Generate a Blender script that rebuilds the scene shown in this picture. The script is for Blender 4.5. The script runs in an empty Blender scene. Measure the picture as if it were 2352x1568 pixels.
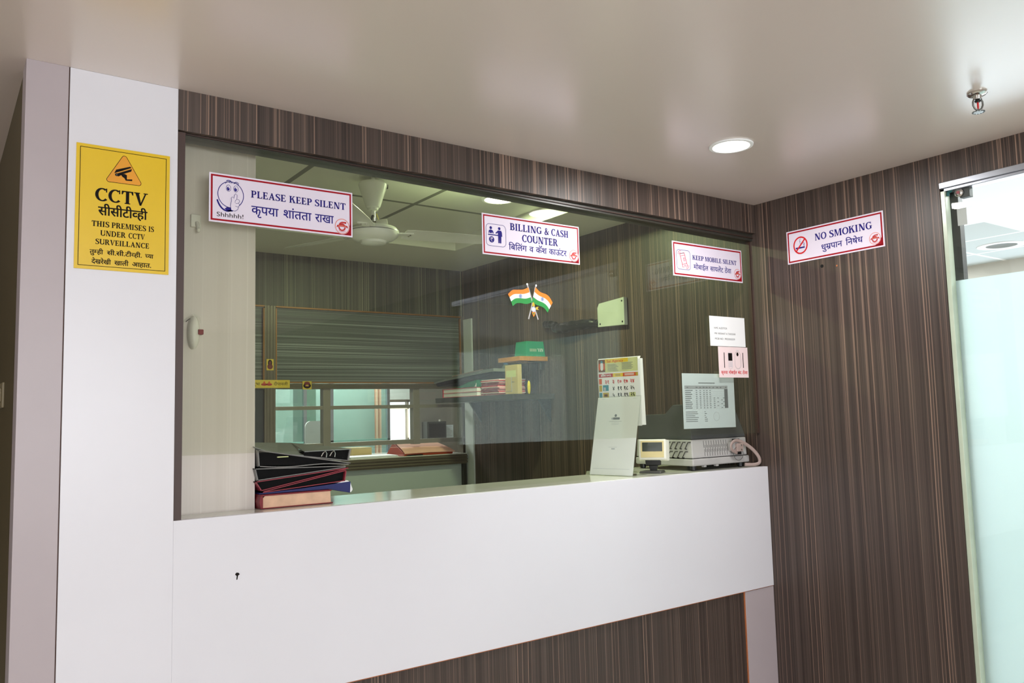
import bpy, math, random
from mathutils import Matrix, Vector
random.seed(7)
PI = math.pi
SC = bpy.context.scene
COL = SC.collection

# ------------------------------------------------------------------ colours and materials
def lin(c):
    out = []
    for v in c:
        v = v / 255.0
        out.append(v / 12.92 if v <= 0.04045 else ((v + 0.055) / 1.055) ** 2.4)
    return (out[0], out[1], out[2], 1.0)

class N:
    """small node-tree helper"""
    def __init__(self, name):
        self.m = bpy.data.materials.new(name); self.m.use_nodes = True
        self.t = self.m.node_tree; self.t.nodes.clear()
        self.out = self.t.nodes.new('ShaderNodeOutputMaterial')
    def n(self, kind, **kw):
        nd = self.t.nodes.new('ShaderNode' + kind)
        for k, v in kw.items():
            if k.startswith('_'): setattr(nd, k[1:], v)
            else: nd.inputs[k.replace('__', ' ')].default_value = v
        return nd
    def l(self, a, ao, b, bi): self.t.links.new(a.outputs[ao], b.inputs[bi])
    def ramp(self, stops):
        r = self.t.nodes.new('ShaderNodeValToRGB')
        e = r.color_ramp.elements
        e[0].position, e[0].color = stops[0]; e[1].position, e[1].color = stops[-1]
        for p, c in stops[1:-1]:
            x = e.new(p); x.color = c
        return r
    def math(self, op, a=None, b=None):
        nd = self.t.nodes.new('ShaderNodeMath'); nd.operation = op
        for i, v in enumerate((a, b)):
            if v is None: continue
            if isinstance(v, (int, float)): nd.inputs[i].default_value = v
            else: self.t.links.new(v, nd.inputs[i])
        return nd.outputs[0]

def mat(name, c, rough=0.5, metal=0.0, spec=0.5, coat=0.0, emit=0.0, wear=0.06, scale=9.0, bump=0.0, coat_rough=0.05, coat_ior=1.5):
    k = N(name); col = lin(c)
    p = k.n('BsdfPrincipled', Roughness=rough, Metallic=metal)
    p.inputs['Specular IOR Level'].default_value = spec
    p.inputs['Coat Weight'].default_value = coat
    p.inputs['Coat Roughness'].default_value = coat_rough; p.inputs['Coat IOR'].default_value = coat_ior
    tc = k.n('TexCoord'); no = k.n('TexNoise', Scale=scale, Detail=4.0)
    k.l(tc, 'Object', no, 'Vector')
    d = tuple(x * (1 - wear) for x in col[:3]) + (1.0,)
    u = tuple(min(1.0, x * (1 + wear)) for x in col[:3]) + (1.0,)
    r = k.ramp([(0.3, d), (0.7, u)])
    k.l(no, 'Fac', r, 'Fac'); k.l(r, 'Color', p, 'Base Color')
    if bump:
        b = k.n('Bump', Strength=bump, Distance=0.002); k.l(no, 'Fac', b, 'Height'); k.l(b, 'Normal', p, 'Normal')
    if emit:
        p.inputs['Emission Color'].default_value = col; p.inputs['Emission Strength'].default_value = emit
    k.l(p, 'BSDF', k.out, 'Surface')
    return k.m

def laminate(name, base, mid, line, u='xy', rough=0.42, dens=1.0, grain=0.25, con=1.0):
    """striped zebrano laminate: u picks the axis the stripes vary along"""
    k = N(name)
    tc = k.n('TexCoord'); sp = k.n('SeparateXYZ'); k.l(tc, 'Object', sp, 'Vector')
    if u == 'xy':
        a = k.math('ADD', sp.outputs[0], sp.outputs[1]); v = sp.outputs[2]
    else:
        a = sp.outputs[2]; v = k.math('ADD', sp.outputs[0], sp.outputs[1])
    # slow wander of the grain
    wv = k.n('CombineXYZ'); k.t.links.new(k.math('MULTIPLY', a, 3.0), wv.inputs[0]); k.t.links.new(k.math('MULTIPLY', v, 1.1), wv.inputs[1])
    wn = k.n('TexNoise', Scale=1.0, Detail=2.0); k.l(wv, 'Vector', wn, 'Vector')
    a2 = k.math('ADD', a, k.math('MULTIPLY', wn.outputs[0], 0.010))
    def band(freq, vf, det, seed, rgh=0.5):
        cv = k.n('CombineXYZ')
        k.t.links.new(k.math('MULTIPLY', a2, freq), cv.inputs[0]); k.t.links.new(k.math('MULTIPLY', v, vf), cv.inputs[1]); cv.inputs[2].default_value = seed
        t = k.n('TexNoise', Scale=1.0, Detail=det, Roughness=rgh); k.l(cv, 'Vector', t, 'Vector'); return t.outputs[0]
    broad = band(34 * dens, grain, 3.0, 3.1)
    fine = band(210 * dens, grain, 3.0, 11.7, 0.7)
    thin = band(185 * dens, grain * 0.6, 1.0, 23.0)
    clus = band(11 * dens, grain, 1.0, 41.0)
    r1 = k.ramp([(0.32, lin(base)), (0.70, lin(mid))]); k.t.links.new(broad, r1.inputs['Fac'])
    r2 = k.ramp([(0.35, (1 - 0.36 * con,) * 3 + (1,)), (0.68, (1 + 0.34 * con, 1 + 0.33 * con, 1 + 0.31 * con, 1))]); k.t.links.new(fine, r2.inputs['Fac'])
    mul = k.t.nodes.new('ShaderNodeMix'); mul.data_type = 'RGBA'; mul.blend_type = 'MULTIPLY'; mul.inputs[0].default_value = 1.0
    k.l(r1, 'Color', mul, 6); k.l(r2, 'Color', mul, 7)
    thr = k.ramp([(0.575, (0, 0, 0, 1)), (0.69, (1, 1, 1, 1))]); k.t.links.new(thin, thr.inputs['Fac'])
    cl = k.ramp([(0.30, (0.25, 0.25, 0.25, 1)), (0.62, (1, 1, 1, 1))]); k.t.links.new(clus, cl.inputs['Fac'])
    f = k.math('MULTIPLY', thr.outputs[0], cl.outputs[0])
    mx = k.t.nodes.new('ShaderNodeMix'); mx.data_type = 'RGBA'; k.t.links.new(f, mx.inputs[0])
    k.l(mul, 2, mx, 6); mx.inputs[7].default_value = lin(line)
    p = k.n('BsdfPrincipled', Roughness=rough); k.l(mx, 2, p, 'Base Color')
    p.inputs['Specular IOR Level'].default_value = 0.45
    b = k.n('Bump', Strength=0.06, Distance=0.001); k.t.links.new(fine, b.inputs['Height']); k.l(b, 'Normal', p, 'Normal')
    k.l(p, 'BSDF', k.out, 'Surface')
    return k.m

def clear_glass(name, tint, refl=1.0, rough=0.0, haze=0.0):
    """clear pane: light passes straight through, each face mirrors by its angle of view"""
    k = N(name)
    g = k.n('NewGeometry'); dot = k.n('VectorMath', _operation='DOT_PRODUCT'); k.l(g, 'Incoming', dot, 0); k.l(g, 'Normal', dot, 1)
    c = k.math('ABSOLUTE', dot.outputs['Value'])
    s = k.math('POWER', k.math('SUBTRACT', 1.0, c), 5.0)
    fr = k.math('MULTIPLY', k.math('ADD', k.math('MULTIPLY', s, 0.96), 0.042), refl)
    tr = k.n('BsdfTransparent', Color=lin(tint)); gl = k.n('BsdfGlossy', Roughness=rough)
    gl.inputs['Color'].default_value = (1, 1, 1, 1)
    base = tr
    if haze:
        df = k.n('BsdfDiffuse', Color=(0.75, 0.8, 0.76, 1)); m0 = k.n('MixShader', Fac=haze)
        k.l(tr, 'BSDF', m0, 1); k.l(df, 'BSDF', m0, 2); base = m0
    mx = k.n('MixShader'); k.t.links.new(fr, mx.inputs[0])
    k.t.links.new(base.outputs[0], mx.inputs[1]); k.l(gl, 'BSDF', mx, 2)
    k.l(mx, 'Shader', k.out, 'Surface')
    return k.m

def frosted(name, c, through=0.6):
    k = N(name)
    tl = k.n('BsdfTranslucent', Color=lin(c)); df = k.n('BsdfDiffuse', Color=lin(c))
    m0 = k.n('MixShader', Fac=1 - through); k.l(tl, 'BSDF', m0, 1); k.l(df, 'BSDF', m0, 2)
    gl = k.n('BsdfGlossy', Roughness=0.08); m1 = k.n('MixShader', Fac=0.04)
    k.l(m0, 'Shader', m1, 1); k.l(gl, 'BSDF', m1, 2); k.l(m1, 'Shader', k.out, 'Surface')
    return k.m

def glow(name, c, s):
    k = N(name); e = k.n('Emission', Color=lin(c), Strength=s); k.l(e, 'Emission', k.out, 'Surface'); return k.m

def tiles(name, c, joint, size, gap=0.012, rough=0.6, ox=0.0, oy=0.0, coat=0.0):
    k = N(name); tc = k.n('TexCoord'); mp = k.n('Mapping'); k.l(tc, 'Object', mp, 'Vector')
    mp.inputs['Location'].default_value = (-ox, -oy, 0)
    b = k.n('TexBrick', _offset=0.0, _squash=1.0)
    b.inputs['Scale'].default_value = 1.0; b.inputs['Brick Width'].default_value = size; b.inputs['Row Height'].default_value = size
    b.inputs['Mortar Size'].default_value = gap; b.inputs['Mortar Smooth'].default_value = 0.0
    b.inputs['Color1'].default_value = lin(c); b.inputs['Color2'].default_value = lin(tuple(x * 0.98 for x in c)); b.inputs['Mortar'].default_value = lin(joint)
    k.l(mp, 'Vector', b, 'Vector')
    p = k.n('BsdfPrincipled', Roughness=rough); p.inputs['Coat Weight'].default_value = coat
    k.l(b, 'Color', p, 'Base Color'); k.l(p, 'BSDF', k.out, 'Surface'); return k.m

M = {}
M['wood'] = laminate('zebra_laminate', (59, 48, 44), (81, 69, 63), (150, 123, 107))
M['wood_dark'] = laminate('office_laminate', (60, 58, 50), (84, 82, 70), (150, 146, 122))
M['wood_h'] = laminate('grey_horizontal_laminate', (82, 86, 86), (108, 113, 112), (166, 172, 170), u='z', dens=1.0, grain=0.5)
M['beige'] = laminate('pale_wood_laminate', (213, 205, 197), (219, 211, 204), (225, 218, 211), dens=0.7, rough=0.4, con=0.03)
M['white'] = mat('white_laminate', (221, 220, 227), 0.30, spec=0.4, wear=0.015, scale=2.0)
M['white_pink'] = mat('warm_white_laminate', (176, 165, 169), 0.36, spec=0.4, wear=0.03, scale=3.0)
M['counter'] = mat('polished_counter_top', (206, 206, 196), 0.12, spec=0.6, wear=0.03)
M['ceiling'] = mat('glossy_ceiling_paint', (222, 209, 201), 0.45, spec=0.4, coat=1.0, coat_rough=0.26, coat_ior=1.95, wear=0.01, scale=1.2)
M['ceil_white'] = mat('white_ceiling_paint', (222, 221, 212), 0.7, wear=0.02, scale=2)
M['ceil_tile'] = tiles('office_ceiling_boards', (222, 222, 213), (112, 112, 102), 0.735, 0.014, 0.8, ox=-1.105, oy=1.405)
M['ward_tile'] = tiles('ward_ceiling_boards', (196, 203, 203), (250, 250, 250), 0.62, 0.014, 0.7, ox=2.43, oy=0.02)
M['floor'] = tiles('vitrified_floor_tiles', (222, 214, 202), (150, 144, 136), 0.6, 0.004, 0.18)
M['olive'] = mat('olive_wall_paint', (84, 74, 50), 0.5, wear=0.04)
M['wall'] = mat('cream_wall_paint', (214, 208, 198), 0.6, wear=0.03)
M['teal_wall'] = mat('pale_green_wall', (204, 212, 209), 0.6, wear=0.04)
M['grey_wall'] = mat('grey_board', (152, 147, 140), 0.6, wear=0.05)
M['seam'] = mat('dark_seam', (74, 44, 34), 0.6)
M['orange_edge'] = mat('orange_edge_band', (176, 104, 62), 0.5)
M['channel'] = mat('dark_glass_channel', (52, 50, 44), 0.35, spec=0.5)
M['jamb'] = mat('dark_brown_jamb', (62, 42, 36), 0.45)
M['alu'] = mat('satin_aluminium', (176, 180, 190), 0.3, metal=0.85)
M['alu_brown'] = mat('bronze_aluminium', (108, 100, 86), 0.35, metal=0.3)
M['bronze_line'] = mat('copper_trim', (150, 104, 58), 0.4, metal=0.3)
M['chrome'] = mat('chrome', (200, 198, 194), 0.12, metal=1.0)
M['steel'] = mat('brushed_steel', (120, 120, 116), 0.32, metal=0.8)
M['glass'] = clear_glass('green_tinted_glass', (247, 248, 244), 0.82, 0.0, 0.006)
M['ward_glass'] = clear_glass('door_glass', (252, 254, 253), 0.8)
M['teal_glass'] = clear_glass('teal_glass', (216, 234, 230), 1.0)
M['acrylic'] = clear_glass('clear_acrylic', (253, 254, 253), 1.0)
M['smoke'] = clear_glass('smoked_acrylic', (150, 152, 150), 1.6, 0.05, 0.10)
M['frost'] = frosted('frosted_film', (226, 238, 238), 0.70)
M['frost_teal'] = frosted('frosted_teal_panel', (196, 206, 202), 0.35)
M['edge_green'] = mat('pale_green_glass_edge', (186, 198, 178), 0.25, spec=0.6)
M['black'] = mat('black_plastic', (22, 22, 22), 0.4)
M['black_tape'] = mat('black_tape_wrap', (15, 17, 17), 0.35, spec=0.35, bump=0.6, scale=40)
M['darkgrey'] = mat('dark_grey_plastic', (70, 70, 68), 0.4)
M['grey_plastic'] = mat('pale_grey_plastic', (176, 174, 173), 0.4)
M['offwhite'] = mat('off_white_plastic', (226, 224, 214), 0.35)
M['cream_bezel'] = mat('cream_bezel', (216, 200, 150), 0.45)
M['lcd'] = mat('dark_lcd', (58, 64, 58), 0.15, spec=0.6)
M['fanwhite'] = mat('white_enamel', (246, 247, 242), 0.25, spec=0.5)
M['paper'] = mat('white_paper', (244, 245, 247), 0.7, wear=0.015)
M['paper_blue'] = mat('cool_white_paper', (232, 241, 255), 0.6, wear=0.015)
M['paper_pink'] = mat('pinkish_paper', (242, 220, 222), 0.6, wear=0.02)
M['sign_white'] = mat('white_sign_board', (226, 217, 233), 0.5, spec=0.25, wear=0.01)
M['sign_red'] = mat('crimson_print', (158, 12, 30), 0.55, spec=0.15, wear=0.02)
M['ink_blue'] = mat('navy_print', (44, 38, 124), 0.6, spec=0.1, wear=0.02)
M['ink_black'] = mat('black_print', (24, 20, 18), 0.6, spec=0.1)
M['ink_grey'] = mat('grey_print', (120, 124, 132), 0.6)
M['ink_pale'] = mat('pale_grey_print', (186, 190, 200), 0.6)
M['ink_red'] = mat('red_print', (208, 30, 36), 0.55, spec=0.15)
M['logo_red'] = mat('emblem_red', (186, 40, 40), 0.4)
M['logo_orange'] = mat('emblem_orange', (222, 120, 96), 0.4)
M['yellow'] = mat('yellow_sign_board', (222, 184, 6), 0.35, wear=0.02)
M['tri_orange'] = mat('warning_orange', (224, 150, 22), 0.4)
M['saffron'] = mat('saffron', (255, 136, 36), 0.4); M['flag_white'] = mat('flag_white', (244, 244, 246), 0.4); M['flag_green'] = mat('flag_green', (42, 150, 70), 0.4)
M['chakra'] = mat('chakra_blue', (120, 150, 210), 0.5)
M['gold'] = mat('gold_foil', (222, 192, 70), 0.3, metal=0.35)
M['maroon'] = mat('maroon_cloth', (120, 24, 34), 0.5)
M['maroon_edge'] = mat('maroon_edging', (140, 44, 58), 0.45)
M['binder_black'] = mat('black_binder_board', (13, 12, 13), 0.65, spec=0.12)
M['binder_grey'] = mat('grey_binder_board', (126, 130, 128), 0.4)
M['binder_edge'] = mat('grey_edging', (120, 118, 116), 0.4)
M['blue'] = mat('navy_folder', (26, 34, 96), 0.45)
M['page_tan'] = mat('tan_page_edges', (214, 176, 148), 0.8, wear=0.12, scale=30)
M['salmon'] = mat('salmon_file_board', (250, 196, 174), 0.55)
M['rust'] = mat('rust_red_board', (150, 58, 34), 0.5)
M['green_box'] = mat('green_carton', (18, 150, 112), 0.45)
M['plank'] = mat('orange_wood', (196, 134, 62), 0.5, wear=0.15, scale=20)
M['tan_box'] = mat('kraft_carton', (204, 182, 130), 0.6)
M['green_file'] = mat('green_file_board', (20, 124, 92), 0.5)
M['red_file'] = mat('red_file_board', (204, 34, 58), 0.45)
M['pinkish'] = mat('pink_paper_stack', (206, 140, 150), 0.7, wear=0.35, scale=60)
M['blue_plastic'] = clear_glass('blue_bottle_plastic', (150, 190, 215), 1.2, 0.05, 0.25)
M['bottle_cap'] = mat('blue_cap', (70, 110, 160), 0.4)
M['pen_yellow'] = mat('yellow_plastic', (236, 214, 70), 0.35)
M['cable_pink'] = mat('pinkish_grey_cable', (164, 145, 139), 0.45)
M['red'] = mat('red_plastic', (200, 24, 30), 0.35)
M['plate_green'] = mat('cover_plate_white', (178, 184, 172), 0.4)
M['hole'] = mat('black_hole', (6, 6, 6), 0.9)
M['lamp'] = glow('lamp_diffuser', (255, 250, 240), 9.0)
M['lamp_office'] = glow('office_lamp_diffuser', (255, 252, 214), 9.0)
M['lamp_off'] = mat('unlit_reflector', (92, 100, 100), 0.3, metal=0.4)
M['daylight'] = glow('daylight_sky', (236, 244, 255), 1.0)
M['teal_soft'] = mat('teal_curtain', (140, 190, 180), 0.6)
M['cal_green'] = mat('calendar_pale_green', (214, 220, 158), 0.5, wear=0.12, scale=14)
M['cal_yellow'] = mat('calendar_yellow', (240, 206, 40), 0.5)
M['cal_orange'] = mat('calendar_orange', (222, 92, 30), 0.5)
M['cal_red'] = mat('calendar_red', (186, 42, 52), 0.5)
M['cal_teal'] = mat('calendar_teal', (70, 150, 170), 0.5)
M['cal_brown'] = mat('calendar_brown', (110, 66, 36), 0.5, wear=0.4, scale=60)
M['navy_dark'] = mat('dark_blue_steel', (38, 46, 54), 0.35)
M['shelf_dark'] = mat('dark_shelf_laminate', (58, 58, 54), 0.3)

# ------------------------------------------------------------------ mesh helpers
class MB:
    def __init__(self): self.v = []; self.f = []; self.mi = []; self.names = []
    def slot(self, m):
        if m not in self.names: self.names.append(m)
        return self.names.index(m)
    def add(self, vs, fs, m):
        b = len(self.v); s = self.slot(m)
        self.v += [tuple(p) for p in vs]
        for f in fs: self.f.append([b + i for i in f]); self.mi.append(s)
    def box(self, x0, x1, y0, y1, z0, z1, m):
        vs = [(x0, y0, z0), (x1, y0, z0), (x1, y1, z0), (x0, y1, z0), (x0, y0, z1), (x1, y0, z1), (x1, y1, z1), (x0, y1, z1)]
        self.add(vs, [(0, 3, 2, 1), (4, 5, 6, 7), (0, 1, 5, 4), (1, 2, 6, 5), (2, 3, 7, 6), (3, 0, 4, 7)], m)
    def hexa(self, b, t, m):
        """eight corners: four below counter-clockwise from above, four above"""
        self.add(list(b) + list(t), [(0, 3, 2, 1), (4, 5, 6, 7), (0, 1, 5, 4), (1, 2, 6, 5), (2, 3, 7, 6), (3, 0, 4, 7)], m)
    def prism(self, pts, h0, h1, m, axis='z'):
        """pts counter-clockwise in a plane, extruded along the axis"""
        n = len(pts)
        def P(a, b, h): return (a, b, h) if axis == 'z' else ((a, h, b) if axis == 'y' else (h, a, b))
        vs = [P(a, b, h0) for a, b in pts] + [P(a, b, h1) for a, b in pts]
        fs = [tuple(range(n))[::-1], tuple(range(n, 2 * n))] + [(i, (i + 1) % n, n + (i + 1) % n, n + i) for i in range(n)]
        if axis == 'y': fs = [tuple(reversed(f)) for f in fs]
        self.add(vs, fs, m)
    def lathe(self, prof, c, m, seg=40, axis=(0, 0, 1), caps=True):
        """prof: (radius, height) list along the axis from point c"""
        A = Vector(axis).normalized(); q = Vector((0, 0, 1)).rotation_difference(A); n = len(prof); vs = []
        for r, h in prof:
            for i in range(seg):
                a = 2 * PI * i / seg
                vs.append(tuple(Vector(c) + q @ Vector((r * math.cos(a), r * math.sin(a), h))))
        fs = []
        for j in range(n - 1):
            for i in range(seg):
                k = (i + 1) % seg; fs.append((j * seg + i, j * seg + k, (j + 1) * seg + k, (j + 1) * seg + i))
        if caps:
            fs.append(tuple(reversed(range(seg)))); fs.append(tuple(range((n - 1) * seg, n * seg)))
        self.add(vs, fs, m)
    def tube(self, pts, r, m, seg=10, closed=False, flat=1.0, caps=True):
        pts = [Vector(p) for p in pts]; n = len(pts); rs = r if isinstance(r, (list, tuple)) else [r] * n
        vs = []; up = None
        for i, p in enumerate(pts):
            if closed: t = pts[(i + 1) % n] - pts[i - 1]
            else: t = pts[min(i + 1, n - 1)] - pts[max(i - 1, 0)]
            t.normalize()
            if up is None:
                up = Vector((0, 0, 1)) if abs(t.z) < 0.9 else Vector((0, 1, 0))
            up = (up - t * up.dot(t)).normalized(); s = t.cross(up)
            for j in range(seg):
                a = 2 * PI * j / seg; vs.append(tuple(p + up * (rs[i] * math.cos(a)) + s * (rs[i] * flat * math.sin(a))))
        fs = []
        for i in range(n if closed else n - 1):
            k = (i + 1) % n
            for j in range(seg):
                l = (j + 1) % seg; fs.append((i * seg + j, i * seg + l, k * seg + l, k * seg + j))
        if not closed and caps:
            fs.append(tuple(reversed(range(seg)))); fs.append(tuple(range((n - 1) * seg, n * seg)))
        self.add(vs, fs, m)
    def sheet(self, rows, thick, m, nrm):
        """grid of points given thickness along nrm"""
        nr = len(rows); nc = len(rows[0]); nv = Vector(nrm).normalized() * thick
        a = [tuple(p) for r in rows for p in r]; b = [tuple(Vector(p) - nv) for r in rows for p in r]; off = nr * nc; fs = []
        for i in range(nr - 1):
            for j in range(nc - 1):
                q = (i * nc + j, i * nc + j + 1, (i + 1) * nc + j + 1, (i + 1) * nc + j); fs.append(q); fs.append(tuple(off + k for k in reversed(q)))
        ring = [j for j in range(nc)] + [i * nc + nc - 1 for i in range(1, nr)] + [(nr - 1) * nc + j for j in range(nc - 2, -1, -1)] + [i * nc for i in range(nr - 2, 0, -1)]
        for i in range(len(ring)):
            k = ring[(i + 1) % len(ring)]; fs.append((ring[i], off + ring[i], off + k, k))
        self.add(a + b, fs, m)
    def build(self, name, parent=None, bevel=0.0, smooth=False, world=True, seg=2):
        me = bpy.data.meshes.new(name)
        vs = self.v
        if parent is not None and world:
            inv = abs_matrix(parent).inverted(); vs = [tuple(inv @ Vector(p)) for p in vs]
        me.from_pydata(vs, [], self.f)
        for n in self.names: me.materials.append(M[n])
        me.polygons.foreach_set('material_index', self.mi)
        if smooth: me.polygons.foreach_set('use_smooth', [True] * len(self.f))
        me.update()
        o = bpy.data.objects.new(name, me); COL.objects.link(o)
        if parent is not None: o.parent = parent
        if smooth:
            try: me.set_sharp_from_angle(angle=math.radians(40))
            except Exception: pass
        if bevel:
            b = o.modifiers.new('bevel', 'BEVEL'); b.width = bevel; b.segments = seg; b.limit_method = 'ANGLE'; b.angle_limit = math.radians(35)
        return o

def abs_matrix(o):
    m = o.matrix_basis.copy()
    while o.parent is not None:
        o = o.parent; m = o.matrix_basis @ m
    return m

def thing(name, label, cat, loc=(0, 0, 0), rz=0.0, group=None, matrix=None):
    o = bpy.data.objects.new(name, None); COL.objects.link(o); o.empty_display_size = 0.05
    if matrix is not None: o.matrix_basis = matrix
    else: o.location = loc; o.rotation_euler = (0, 0, rz)
    return tag(o, label, cat, group)
def tag(o, label, cat, group=None):
    o['label'] = label; o['category'] = cat
    if group: o['group'] = group
    return o
def lab(o, text): o['label'] = text; return o
def struct(o): o['kind'] = 'structure'; return o
def copy_tree(o, parent=None):
    c = o.copy(); COL.objects.link(c)
    if parent is not None: c.parent = parent
    for ch in [x for x in bpy.data.objects if x.parent == o]: copy_tree(ch, c)
    return c

# ------------------------------------------------------------------ flat print: lettering and marks
def frame_matrix(o, u, v):
    u = Vector(u).normalized(); v = Vector(v).normalized(); n = u.cross(v)
    m = Matrix.Identity(4)
    for i in range(3): m[i][0] = u[i]; m[i][1] = v[i]; m[i][2] = n[i]; m[i][3] = o[i]
    return m

_fc = {}
def glyphs(s, bold=0.0):
    """triangulated outline of a run in the built-in font -> (points, faces, xmin, xmax)"""
    key = (s, bold)
    if key in _fc: return _fc[key]
    cu = bpy.data.curves.new('run', 'FONT'); cu.body = s; cu.offset = bold; cu.resolution_u = 4
    ob = bpy.data.objects.new('run', cu); COL.objects.link(ob)
    bpy.context.view_layer.update()
    ev = ob.evaluated_get(bpy.context.evaluated_depsgraph_get()); me = ev.to_mesh()
    pts = [(v.co.x, v.co.y) for v in me.vertices]; fs = [tuple(p.vertices) for p in me.polygons]
    ev.to_mesh_clear(); bpy.data.objects.remove(ob); bpy.data.curves.remove(cu)
    _fc[key] = (pts, fs); return _fc[key]
def advance(s):
    a = max(p[0] for p in glyphs(s + 'IIIIII')[0]); b = max(p[0] for p in glyphs('IIIIII')[0]); return a - b

def stroke_pts(pts, w):
    """outline of a polyline with half-widths -> left and right lists"""
    n = len(pts); ws = w if isinstance(w, (list, tuple)) else [w] * n; L = []; R = []
    for i, (x, y) in enumerate(pts):
        a = pts[max(i - 1, 0)]; b = pts[min(i + 1, n - 1)]; dx, dy = b[0] - a[0], b[1] - a[1]; d = math.hypot(dx, dy) or 1.0
        nx, ny = -dy / d, dx / d; h = ws[i] / 2
        L.append((x + nx * h, y + ny * h)); R.append((x - nx * h, y - ny * h))
    return L, R
def smooth_path(ctrl, per=8):
    out = []; n = len(ctrl)
    for i in range(n - 1):
        p0 = ctrl[max(i - 1, 0)]; p1 = ctrl[i]; p2 = ctrl[i + 1]; p3 = ctrl[min(i + 2, n - 1)]
        for k in range(per):
            t = k / per; r = []
            for a, b, c, d in zip(p0, p1, p2, p3):
                r.append(0.5 * (2 * b + (c - a) * t + (2 * a - 5 * b + 4 * c - d) * t * t + (3 * b - a - 3 * c + d) * t ** 3))
            out.append(tuple(r))
    out.append(tuple(ctrl[-1])); return out

S_, T_, Z_ = 0.205, 0.095, 0.075     # stem, thin, serif
def _rect(x0, y0, x1, y1): return [(x0, y0), (x1, y0), (x1, y1), (x0, y1)]
def _stem(x, w=S_, top=True, bot=True, e=0.075, lo=0.0, hi=1.0):
    r = [_rect(x, lo, x + w, hi)]
    if top: r.append(_rect(x - e, hi - Z_, x + w + e, hi))
    if bot: r.append(_rect(x - e, lo, x + w + e, lo + Z_))
    return r
def _stroke(pts, w):
    L, R = stroke_pts(pts, w); return [[R[i], R[i + 1], L[i + 1], L[i]] for i in range(len(pts) - 1)]
def _arc(cx, cy, rx, ry, a0, a1, thick, thin, n=26):
    pts = []; ws = []
    for i in range(n + 1):
        a = math.radians(a0 + (a1 - a0) * i / n); pts.append((cx + rx * math.cos(a), cy + ry * math.sin(a))); ws.append(thin + (thick - thin) * abs(math.cos(a)) ** 1.3)
    return _stroke(pts, ws)
def _serif(ch):
    e = 0.075; x = e + 0.02
    if ch == 'I': return _stem(x), S_ + 2 * e + 0.09
    if ch == 'L': return _stem(x) + [_rect(x, 0, 0.66, T_), [(0.66, 0), (0.70, 0.30), (0.63, 0.30), (0.56, T_)]], 0.74
    if ch == 'E': return _stem(x) + [_rect(x, 0, 0.66, T_), [(0.66, 0), (0.69, 0.28), (0.63, 0.28), (0.55, T_)], _rect(x, 1 - T_, 0.63, 1), [(0.63, 1), (0.52, 1 - T_), (0.59, 0.74), (0.64, 0.74)], _rect(x, 0.46, 0.52, 0.46 + T_), _rect(0.46, 0.38, 0.53, 0.64)], 0.74
    if ch == 'T': return _stem(0.29, top=False) + [_rect(0.03, 1 - T_, 0.75, 1), [(0.02, 0.72), (0.09, 0.72), (0.16, 1 - T_), (0.03, 1)], [(0.76, 0.72), (0.75, 1), (0.62, 1 - T_), (0.69, 0.72)]], 0.80
    if ch == 'H': return _stem(x) + _stem(x + 0.46) + [_rect(x, 0.46, x + 0.6, 0.46 + T_)], 0.90
    if ch == 'N': return _stem(x + 0.04, 0.10) + _stem(0.72, 0.10, bot=False) + [[(0.10, 1), (0.60, 0), (0.82, 0), (0.34, 1)]], 0.97
    if ch == 'M': return _stem(x + 0.03, 0.10) + _stem(0.83, S_) + [[(0.12, 1), (0.46, 0.02), (0.58, 0.02), (0.36, 1)], [(0.46, 0.02), (0.56, 0.02), (0.90, 1), (0.80, 1)]], 1.16
    if ch == 'K': return _stem(x) + _stroke([(0.26, 0.44), (0.66, 0.98)], T_ * 1.1) + [[(0.36, 0.62), (0.60, 0.0), (0.84, 0.0), (0.52, 0.70)], _rect(0.50, 1 - Z_, 0.80, 1), _rect(0.52, 0, 0.88, Z_)], 0.90
    if ch == 'P': return _stem(x) + [_rect(x, 1 - T_, 0.40, 1), _rect(x, 0.42, 0.40, 0.42 + T_)] + _arc(0.40, 0.71, 0.20, 0.243, 90, -90, S_, T_), 0.76
    if ch == 'R': return _stem(x) + [_rect(x, 1 - T_, 0.40, 1), _rect(x, 0.44, 0.40, 0.44 + T_), [(0.36, 0.48), (0.60, 0), (0.84, 0), (0.56, 0.50)], _rect(0.58, 0, 0.88, Z_)] + _arc(0.40, 0.72, 0.19, 0.233, 90, -90, S_, T_), 0.88
    if ch == 'B': return _stem(x) + [_rect(x, 1 - T_, 0.40, 1), _rect(x, 0.48, 0.42, 0.48 + T_), _rect(x, 0, 0.40, T_)] + _arc(0.38, 0.745, 0.19, 0.21, 90, -90, S_, T_) + _arc(0.40, 0.29, 0.22, 0.243, 90, -90, S_, T_), 0.80
    if ch == 'D': return _stem(x) + [_rect(x, 1 - T_, 0.42, 1), _rect(x, 0, 0.42, T_)] + _arc(0.40, 0.5, 0.36, 0.453, 90, -90, S_, T_), 0.94
    if ch == 'O': return _arc(0.45, 0.5, 0.34, 0.46, 0, 360, S_, T_, 44), 0.90
    if ch == 'C': return _arc(0.44, 0.5, 0.33, 0.46, 52, 318, S_, T_, 36) + [_rect(0.66, 0.70, 0.735, 1.0)], 0.80
    if ch == 'G': return _arc(0.44, 0.5, 0.33, 0.46, 52, 312, S_, T_, 36) + [_rect(0.66, 0.70, 0.735, 1.0), _rect(0.58, 0.06, 0.78, 0.48), _rect(0.50, 0.41, 0.86, 0.48)], 0.88
    if ch == 'U': return _stem(x, bot=False, lo=0.3) + _stem(0.70, 0.10, bot=False, lo=0.3) + _arc(0.472, 0.32, 0.275, 0.27, 180, 360, S_, T_) + [_rect(x, 0.28, x + S_, 0.34)], 0.92
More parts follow.
